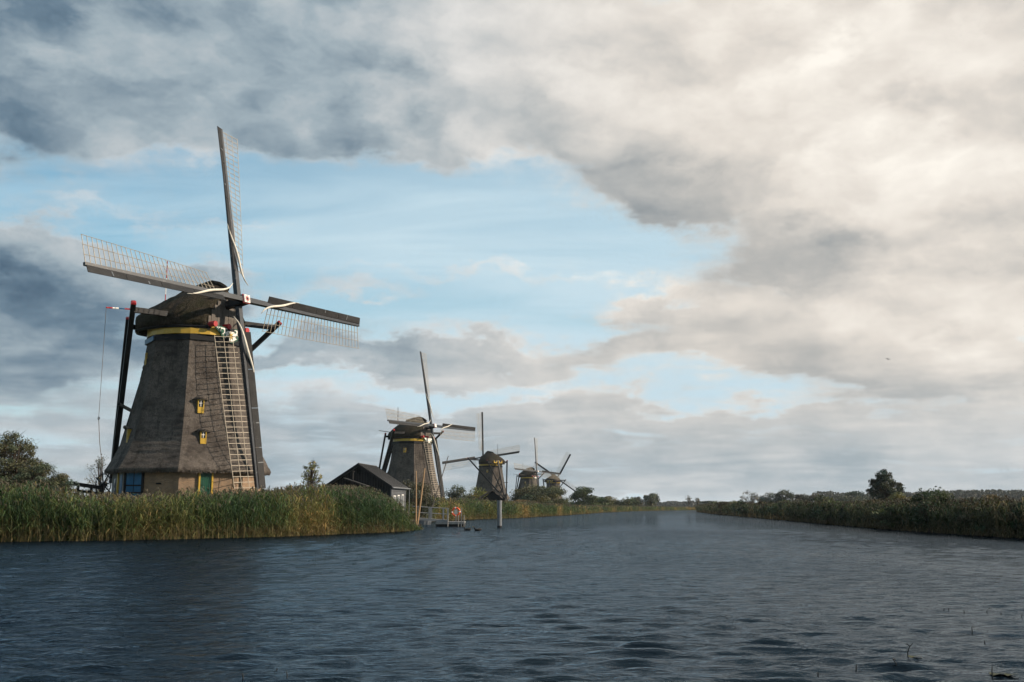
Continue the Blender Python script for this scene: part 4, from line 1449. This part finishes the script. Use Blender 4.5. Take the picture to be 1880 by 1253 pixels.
    MB().tube([P(-.45, -.7, pz + .62), P(-.45, -.7, pz + .72)], 0.2, 8).build('pipe_cowl', M_BLACKW, root)


shed()


# ------------------------------------------------------------------ boathouse before the third mill
def boathouse():
    Y = 160.0
    c = at(904.5, 917, Y)
    gz = 0.3
    root = tag(empty('boathouse', (c.x, Y, gz)), 'small open boathouse with thatched gable roof behind the steel pile', 'boathouse')
    ez, az_, hw, ln = c.z - gz, at(904.5, 900.5, Y).z - gz, 2.2, 4.5
    for s_ in (-1, 1):
        MB().hexa([Vector((s_ * hw, 0, ez)), Vector((0, 0, az_)), Vector((0, ln, az_)), Vector((s_ * hw, ln, ez)),
                   Vector((s_ * (hw + .1), 0, ez + .22)), Vector((0, 0, az_ + .26)), Vector((0, ln, az_ + .26)), Vector((s_ * (hw + .1), ln, ez + .22))]).build('roof_slope', M_FRONT, root)
        MB().bar((s_ * 1.7, .15, -.6), (s_ * 1.7, .15, ez + .15), 0.09).build('post', M_TAR, root)
        MB().bar((s_ * 1.7, ln - .2, -.6), (s_ * 1.7, ln - .2, ez + .15), 0.09).build('post', M_TAR, root)
        MB().box((s_ * 1.72, ln / 2, ez * 0.45), (0.04, ln / 2 - .2, ez * 0.5)).build('side_wall', M_BLACKW, root)
    MB().hexa([Vector((-1.7, .35, -.3)), Vector((1.7, .35, -.3)), Vector((1.7, .42, -.3)), Vector((-1.7, .42, -.3)),
               Vector((-1.7, .35, ez)), Vector((1.7, .35, ez)), Vector((1.7, .42, ez)), Vector((-1.7, .42, ez))]).build('opening_shade', M_BLACKW, root)  # black sheet across the open front, painted shade of the interior
    MB().add([Vector((-1.7, .36, ez)), Vector((1.7, .36, ez)), Vector((0, .36, az_ - .1)), Vector((-1.7, .44, ez)), Vector((1.7, .44, ez)), Vector((0, .44, az_ - .1))],
             [(0, 1, 2), (5, 4, 3), (0, 3, 4, 1), (1, 4, 5, 2), (2, 5, 3, 0)]).build('gable', M_BLACKW, root)
    MB().tube([(0, -.05, az_ + .25), (0, ln, az_ + .25)], 0.14, 6).build('ridge', M_FRONT, root)


boathouse()

# ------------------------------------------------------------------ jetty, pontoon, poles, boats
JY = 91.0
PXM = 1828 / JY


def J(px, py, dy=0.0):
    p = at(px, py, JY + dy)
    return p


def gangway():
    p0, p1 = J(766, 951), J(822, 955)
    root = tag(empty('gangway', (p0.x, p0.y, 0)), 'grey metal gangway with railings leading to the floating pontoon', 'gangway')
    o = Vector((p0.x, p0.y, 0))
    for q in range(9):
        a_, b_ = p0.lerp(p1, q / 9), p0.lerp(p1, (q + 1) / 9)
        MB().hexa([a_ - o + Vector((.01, -.02, -.06)), b_ - o + Vector((-.01, -.02, -.06)), b_ - o + Vector((-.01, 1.1, -.06)), a_ - o + Vector((.01, 1.1, -.06)),
                   a_ - o + Vector((.01, -.02, 0)), b_ - o + Vector((-.01, -.02, 0)), b_ - o + Vector((-.01, 1.1, 0)), a_ - o + Vector((.01, 1.1, 0))]).build('deck_plank', M_DECK, root)
    for dy in (0.0, 1.1):
        e = Vector((0, dy, 0)) - o
        MB().bar(p0 + e - Vector((0, 0, .12)), p1 + e - Vector((0, 0, .12)), 0.05, t0=0.08).build('girder', M_RAIL, root)
        for h_ in (0.50, 1.02):
            MB().tube([p0 + e + Vector((-.45, 0, h_)), p1 + e + Vector((0, 0, h_))], 0.035, 6).build('hand_rail', M_RAIL, root)
        for t in (0.02, 0.38, 0.44, 0.84, 0.99):
            b_ = p0.lerp(p1, t) + e
            MB().bar(b_ - Vector((0, 0, .1)), b_ + Vector((0, 0, 1.04)), 0.035).build('rail_post', M_RAIL, root)


gangway()


def pontoon():
    p0, p1 = J(800, 957.5), J(853.5, 958.5)
    o = Vector((p0.x, p0.y, 0))
    root = tag(empty('pontoon', tuple(o)), 'low floating wooden pontoon with short mooring posts', 'pontoon')
    ln = p1.x - p0.x
    z1 = p0.z
    MB().box((ln / 2, .9, z1 / 2 - .12), (ln / 2, .9, z1 / 2 - .02)).build('float', M_BLACKW, root)
    nb = 12
    for q in range(nb):
        MB().box((ln * (q + .5) / nb, .9, z1 - .08), (ln / nb / 2 - .012, .98, .045)).build('deck_plank', M_DECK, root)
    MB().box((ln / 2, -.09, z1 - .16), (ln / 2, .03, .09)).build('fender_board', M_DECK, root)
    for q in (0.42, .78, .88, .97):
        hgt = 1.15 if q == .88 else .55
        MB().tube([(ln * q, -.16, -.6), (ln * q, -.16, z1 + hgt)], 0.045, 6).build('mooring_post', M_STEEL if q == .88 else M_DECK, root)


pontoon()


def lifebuoy():
    c = J(837, 940, 0.5)
    root = tag(empty('lifebuoy', (c.x, c.y, 0.4)), 'orange and white lifebuoy ring on a post at the pontoon', 'lifebuoy')
    r_ = 0.34
    zc = c.z - 0.4
    for q in range(4):
        a0 = q * math.pi / 2 + 0.2
        pts = [(r_ * math.cos(t), 0, zc + r_ * math.sin(t)) for t in np.linspace(a0, a0 + math.pi / 2 - 0.28, 7)]
        MB().tube(pts, 0.085, 8).build('ring_section', M_ORANGE, root, smooth=True)
        pts = [(r_ * math.cos(t), 0, zc + r_ * math.sin(t)) for t in np.linspace(a0 + math.pi / 2 - 0.27, a0 + math.pi / 2 - 0.01, 4)]
        MB().tube(pts, 0.088, 8).build('ring_band', M_WHITE, root)
    MB().bar((0, .12, -.3), (0, .12, zc + .25), 0.05).build('post', M_STEEL, root)
    MB().box((0, .06, zc), (.14, .03, .2)).build('holder', M_WHITE, root)


lifebuoy()


def pole(name, label, a_, b_, r_, m, cat='pole', top=None):
    o = empty(name, tuple(a_))
    tag(o, label, cat)
    MB().tube([(0, 0, 0), tuple((b_ - a_) * 0.5 + Vector((0.02, 0, 0))), tuple(b_ - a_)], [r_, r_ * .9, r_ * .7], 8).build('shaft', m, o)
    if top:
        d = (b_ - a_).normalized()
        MB().tube([tuple(b_ - a_), tuple((b_ - a_) + d * top)], [r_ * .72, r_ * .4], 8).build('tip', m, o)
    return o


w0 = Vector((0, 0, -0.6))
p = J(763.5, 962, -.6)
pole('mooring_pole', 'upright bare wooden pole beside the gangway', Vector((p.x, p.y, -0.6)), J(764, 867, -.6), 0.075, M_POLEW, top=0.1)
a_, b_ = J(765, 950, -.5), J(779.5, 862, -.3)
pole('mooring_pole', 'thick leaning wooden pole crossing the upright one at the gangway', Vector((a_.x, a_.y, -0.4)), b_, 0.092, M_POLEW, top=0.1)
a_, b_ = J(793, 932, 4), J(823, 838, 4)
pole('slim_pole', 'long thin slanting pole rising before the second mill', a_ - (b_ - a_) * 0.15, b_, 0.05, M_FRONT, top=0.05)
for (lb, A_, B_) in (('rope hanging from the tip of the leaning pole', J(780, 864, -.2), J(783, 932, .8)),
                     ('rope slanting left from the upright pole down to the bank', J(764, 869, -.5), J(757, 928, .6)),
                     ('slack rope strung between the upright and the leaning pole', J(764.5, 872, -.5), J(779, 866, -.3))):
    md = A_.lerp(B_, .5) + Vector((0, 0, -.25 if 'slack' in lb else -.05))
    o = MB().tube([A_, md, B_], 0.014, 4).build('rope', M_ROPE, None)
    tag(o, lb, 'rope')

pb = on_water(917, 968.5)
pt_ = at(917, 920, pb.y)
o = empty('steel_pile', (pb.x, pb.y, 0))
tag(o, 'round grey steel pile standing alone in the water', 'pile')
MB().tube([(0, 0, -1.2), (0, 0, pt_.z)], 0.205, 18).build('shaft', M_STEEL, o, smooth=False)
MB().tube([(0, 0, pt_.z), (0, 0, pt_.z + .03)], [0.225, 0.215], 18).build('cap', M_STEEL, o)
MB().tube([(0, 0, -.05), (0, 0, .14)], [0.212, 0.210], 18).build('algae_band', M_TAR, o)


def boat(name, label, c, ln, wd, ht, yaw, hull_m, cabin=None, roof=None):
    root = tag(empty(name, (c.x, c.y, 0)), label, 'boat')
    root.rotation_euler = (0, 0, yaw)
    st = np.linspace(-1, 1, 11)
    V, F = [], []
    for t in st:
        w_ = wd / 2 * (1 - max(0, t) ** 2.6) * (0.82 + 0.18 * min(1, t + 1))
        sh = ht * (1 + 0.28 * max(0, t) ** 2)
        x_ = t * ln / 2
        V += [(x_ - .1 * t, -w_ * .55, -.15), (x_, -w_, sh), (x_, -w_ * .86, sh), (x_ - .1 * t, -w_ * .5, .05),
              (x_ - .1 * t, w_ * .5, .05), (x_, w_ * .86, sh), (x_, w_, sh), (x_ - .1 * t, w_ * .55, -.15)]
    for k in range(len(st) - 1):
        for q in range(8):
            a_, b_ = k * 8 + q, k * 8 + (q + 1) % 8
            F.append((a_, b_, b_ + 8, a_ + 8))
    F += [tuple(range(8)), tuple((len(st) - 1) * 8 + q for q in range(7, -1, -1))]
    MB().add(V, F).build('hull', hull_m, root)
    for t in (-.45, .15):
        MB().box((t * ln / 2, 0, ht * .72), (.13, wd * .40, .025)).build('thwart', M_POLEW, root)
    if cabin:
        cb = MB().box((-.12 * ln, 0, ht + .32), (ln * .22, wd * .34, .36)).build('cabin', cabin, root)
        MB().box((-.12 * ln, 0, ht + .71), (ln * .25, wd * .40, .035)).build('cabin_roof', roof, cb)
        for q in (-1, 0, 1):
            MB().box((-.12 * ln + q * ln * .13, -wd * .345, ht + .40), (ln * .045, .015, .13)).build('cabin_window', M_GLASS, cb)
    return root


c = on_water(773, 964)
boat('rowing_boat', 'small grey rowing boat moored under the gangway', Vector((c.x - .6, c.y + .4, 0)), 3.4, 1.25, 0.42, R(-12), M_STEEL)
c = on_water(1077, 940.5)
boat('cabin_boat', 'tiny red and white cabin boat at the far left bank', Vector((c.x, c.y + 2, 0)), 3.9, 1.7, 0.55, R(8), M_RED, M_WHITE, M_RED)


# ------------------------------------------------------------------ wooden rail left of the largest mill
def rail():
    p0, p1 = at(118, 886, 74), at(192, 897, 78)
    gz = 1.2
    root = tag(empty('wooden_rail', (p0.x, p0.y, gz)), 'dark wooden rail fence sloping down to the capstan wheel', 'fence')
    o = Vector((p0.x, p0.y, gz))
    MB().bar(p0 - o, p1 - o, 0.06, t0=0.14).build('rail_board', M_TAR, root)
    MB().bar(p0 - o - Vector((0, 0, .5)), p1 - o - Vector((0, 0, .42)), 0.05, t0=0.10).build('rail_board', M_TAR, root)
    for t in (0.03, .35, .68, .97):
        b_ = p0.lerp(p1, t) - o
        MB().bar(b_ - Vector((0, .1, 1.6)), b_ + Vector((0, -.1, .12)), 0.08).build('post', M_TAR, root)


rail()


# ------------------------------------------------------------------ birds
def duck(label, px, py, yaw):
    c = on_water(px, py)
    root = tag(empty('duck', (c.x, c.y, 0.0)), label, 'duck')
    root.rotation_euler = (0, 0, yaw)
    root.scale = (1.25, 1.25, 1.25)
    b = MB()
    xs = np.linspace(-.24, .20, 9)
    for x_ in xs:
        t = (x_ + .24) / .44
        r_ = 0.012 + 0.095 * math.sin(math.pi * min(1, t * .92 + .06)) ** .8
        for q in range(8):
            a_ = q * math.pi / 4
            b.v.append((x_, r_ * math.cos(a_), 0.055 + r_ * .85 * math.sin(a_) + .05 * (1 - t) ** 3))
    for k in range(8):
        for q in range(8):
            b.f.append((k * 8 + q, k * 8 + (q + 1) % 8, (k + 1) * 8 + (q + 1) % 8, (k + 1) * 8 + q))
    b.f += [tuple(range(8))[::-1], tuple(64 + q for q in range(8))]
    b.tube([(.14, 0, .09), (.19, 0, .17), (.205, 0, .22), (.225, 0, .245), (.26, 0, .24)], [.045, .034, .038, .044, .012], 8)
    b.build('body', M_DARK, root, smooth=True)
    MB().tube([(.262, 0, .238), (.315, 0, .228)], [.018, .008], 5).build('beak', M_YELLOW, root)


duck('dark duck swimming below the pontoon, the left and larger of two', 858, 974.5, R(170))
duck('dark duck swimming below the steel pile, the right and smaller of two', 877, 975, R(190))


def bird(label, px, py, Y, sp, yaw):
    c = at(px, py, Y)
    root = tag(empty('bird', tuple(c)), label, 'bird')
    root.rotation_euler = (0.3, 0.5, yaw)
    MB().tube([(-.22 * sp, 0, 0), (-.1 * sp, 0, .01), (.08 * sp, 0, .01), (.2 * sp, 0, 0)], [.01 * sp, .05 * sp, .05 * sp, .012 * sp], 7).build('body', M_DARK, root)
    for s_ in (-1, 1):
        MB().add([(.09 * sp, 0, .02), (.10 * sp, s_ * .25 * sp, .12 * sp), (-.02 * sp, s_ * .55 * sp, .06 * sp), (-.06 * sp, s_ * .25 * sp, .11 * sp), (-.09 * sp, 0, .015),
                  (.09 * sp, 0, .03), (.10 * sp, s_ * .25 * sp, .135 * sp), (-.02 * sp, s_ * .55 * sp, .065 * sp), (-.06 * sp, s_ * .25 * sp, .125 * sp), (-.09 * sp, 0, .028)],
                 [(0, 1, 3, 4), (1, 2, 3), (9, 8, 6, 5), (8, 7, 6), (0, 5, 6, 1), (1, 6, 7, 2), (2, 7, 8, 3), (3, 8, 9, 4)]).build('wing', M_DARK, root)
    MB().add([(-.2 * sp, -.02 * sp, 0), (-.2 * sp, .02 * sp, 0), (-.34 * sp, .05 * sp, 0), (-.34 * sp, -.05 * sp, 0), (-.27 * sp, 0, .012)], [(0, 1, 4), (1, 2, 4), (2, 3, 4), (3, 0, 4), (3, 2, 1, 0)]).build('tail', M_DARK, root)


bird('small dark bird flying before the grey cloud at right', 1630, 660, 150, 0.75, R(70))
bird('tiny bird flying low above the right horizon', 1851, 863, 220, 0.6, R(20))

# ------------------------------------------------------------------ withered water-plant stalks in the foreground
STK = [(1667, 1207, .20, 1, 'forked dark stalk standing highest in the foreground water'), (1646, 1226, .14, 0, 'short stalk left of the forked one, leaning right'),
       (1822, 1243, .16, 2, 'stalk with a long floating leaf at the bottom right'), (1572, 1228, .07, 0, 'stub of a water plant left of the forked stalk, nearest the bottom edge'), (1785, 1161, .11, 0, 'stalk leaning left below the far stubs'),
       (1812, 1126, .12, 0, 'thin leaning stalk among the far stubs'), (1838, 1130, .07, 0, 'curled stub in the row of far stubs, the one nearest the right edge but one'), (1770, 1124, .06, 0, 'dark stub in the middle of the row of far stubs'), (1733, 1121, .06, 0, 'left stub of the close pair among the far stubs'), (1742, 1122, .07, 0, 'right stub of the close pair among the far stubs'),
       (1655, 1119, .06, 0, 'leftmost stub in the row of far stubs at right'), (1808, 1181, .05, 0, 'lone low stub between the leaning stalk and the bottom stalk at right'), (1876, 1133, .07, 0, 'stub of a water plant cut by the right edge of the picture'), (1502, 1240, .05, 0, 'lone stub near the bottom edge right of the centre'), (446, 1245, .07, 0, 'hooked stub near the bottom edge at left, first of three'), (527, 1243, .08, 0, 'hooked stub near the bottom edge at left, tallest of three'), (507, 1233, .05, 0, 'tiny stub just above the other two at bottom left')]
for q, (px, py, hh, kind, lb) in enumerate(STK):
    r = np.random.default_rng(500 + q)
    hh *= 0.7
    c = on_water(px, py)
    root = tag(empty('water_plant', (c.x, c.y, 0)), lb, 'water plant', 'withered water-plant stalks in the foreground')
    lx = r.normal(0, .35) * hh
    MB().tube([(0, 0, -.15), (0, 0, hh * .4), (lx, 0, hh)], [.008, .007, .004], 5).build('stalk', M_DARK, root)
    if kind == 1:
        MB().tube([(lx * .9, 0, hh * .9), (lx - .035, 0, hh * 1.12), (lx - .05, 0, hh * 1.08)], [.005, .005, .003], 5).build('fork', M_DARK, root)
        MB().tube([(lx * .9, 0, hh * .9), (lx + .035, 0, hh * 1.15)], [.005, .004], 5).build('fork', M_DARK, root)
    if kind == 0 and hh > .06:
        MB().tube([(lx, 0, hh), (lx + .04, 0, hh * .86)], [.006, .004], 5).build('withered_head', M_DARK, root)
    for k in range((0, 1, 2)[kind]):
        a_ = r.random() * 6.28
        ox, oy = (.10 + .12 * k) * (1 if kind == 2 else math.cos(a_)), .1 * math.sin(a_)
        lv = MB()
        n_ = 9
        rr_ = r.uniform(.035, .075)
        lv.v = [(ox, oy, .022)] + [(ox + rr_ * 1.5 * math.cos(t), oy + rr_ * math.sin(t), .020 + .012 * math.sin(3 * t)) for t in np.linspace(.25, 6.03, n_)]
        lv.f = [(0, j, j + 1) for j in range(1, n_)]
        lv.build('floating_leaf', MATS['pad'] if 'pad' in MATS else painted('pad', (0.055, 0.055, 0.022), .4, .6, 6), root)

# ------------------------------------------------------------------ haze over the polder
def haze():
    hb = MB().box((0, 4000, 17.5), (9500, 5000, 19.5)).build('haze', MATS.get('haze') or bpy.data.materials.new('haze'))
    m = hb.data.materials[0]
    m.use_nodes = True
    t = m.node_tree
    t.nodes.clear()
    out = t.nodes.new('ShaderNodeOutputMaterial')
    v = t.nodes.new('ShaderNodeVolumePrincipled')
    v.inputs['Color'].default_value = (0.86, 0.92, 1.0, 1)
    v.inputs['Density'].default_value = 0.00008
    v.inputs['Anisotropy'].default_value = 0.2
    t.links.new(v.outputs[0], out.inputs['Volume'])
    tag(hb, 'thin pale haze lying over the flat land', 'haze', kind='stuff')


haze()
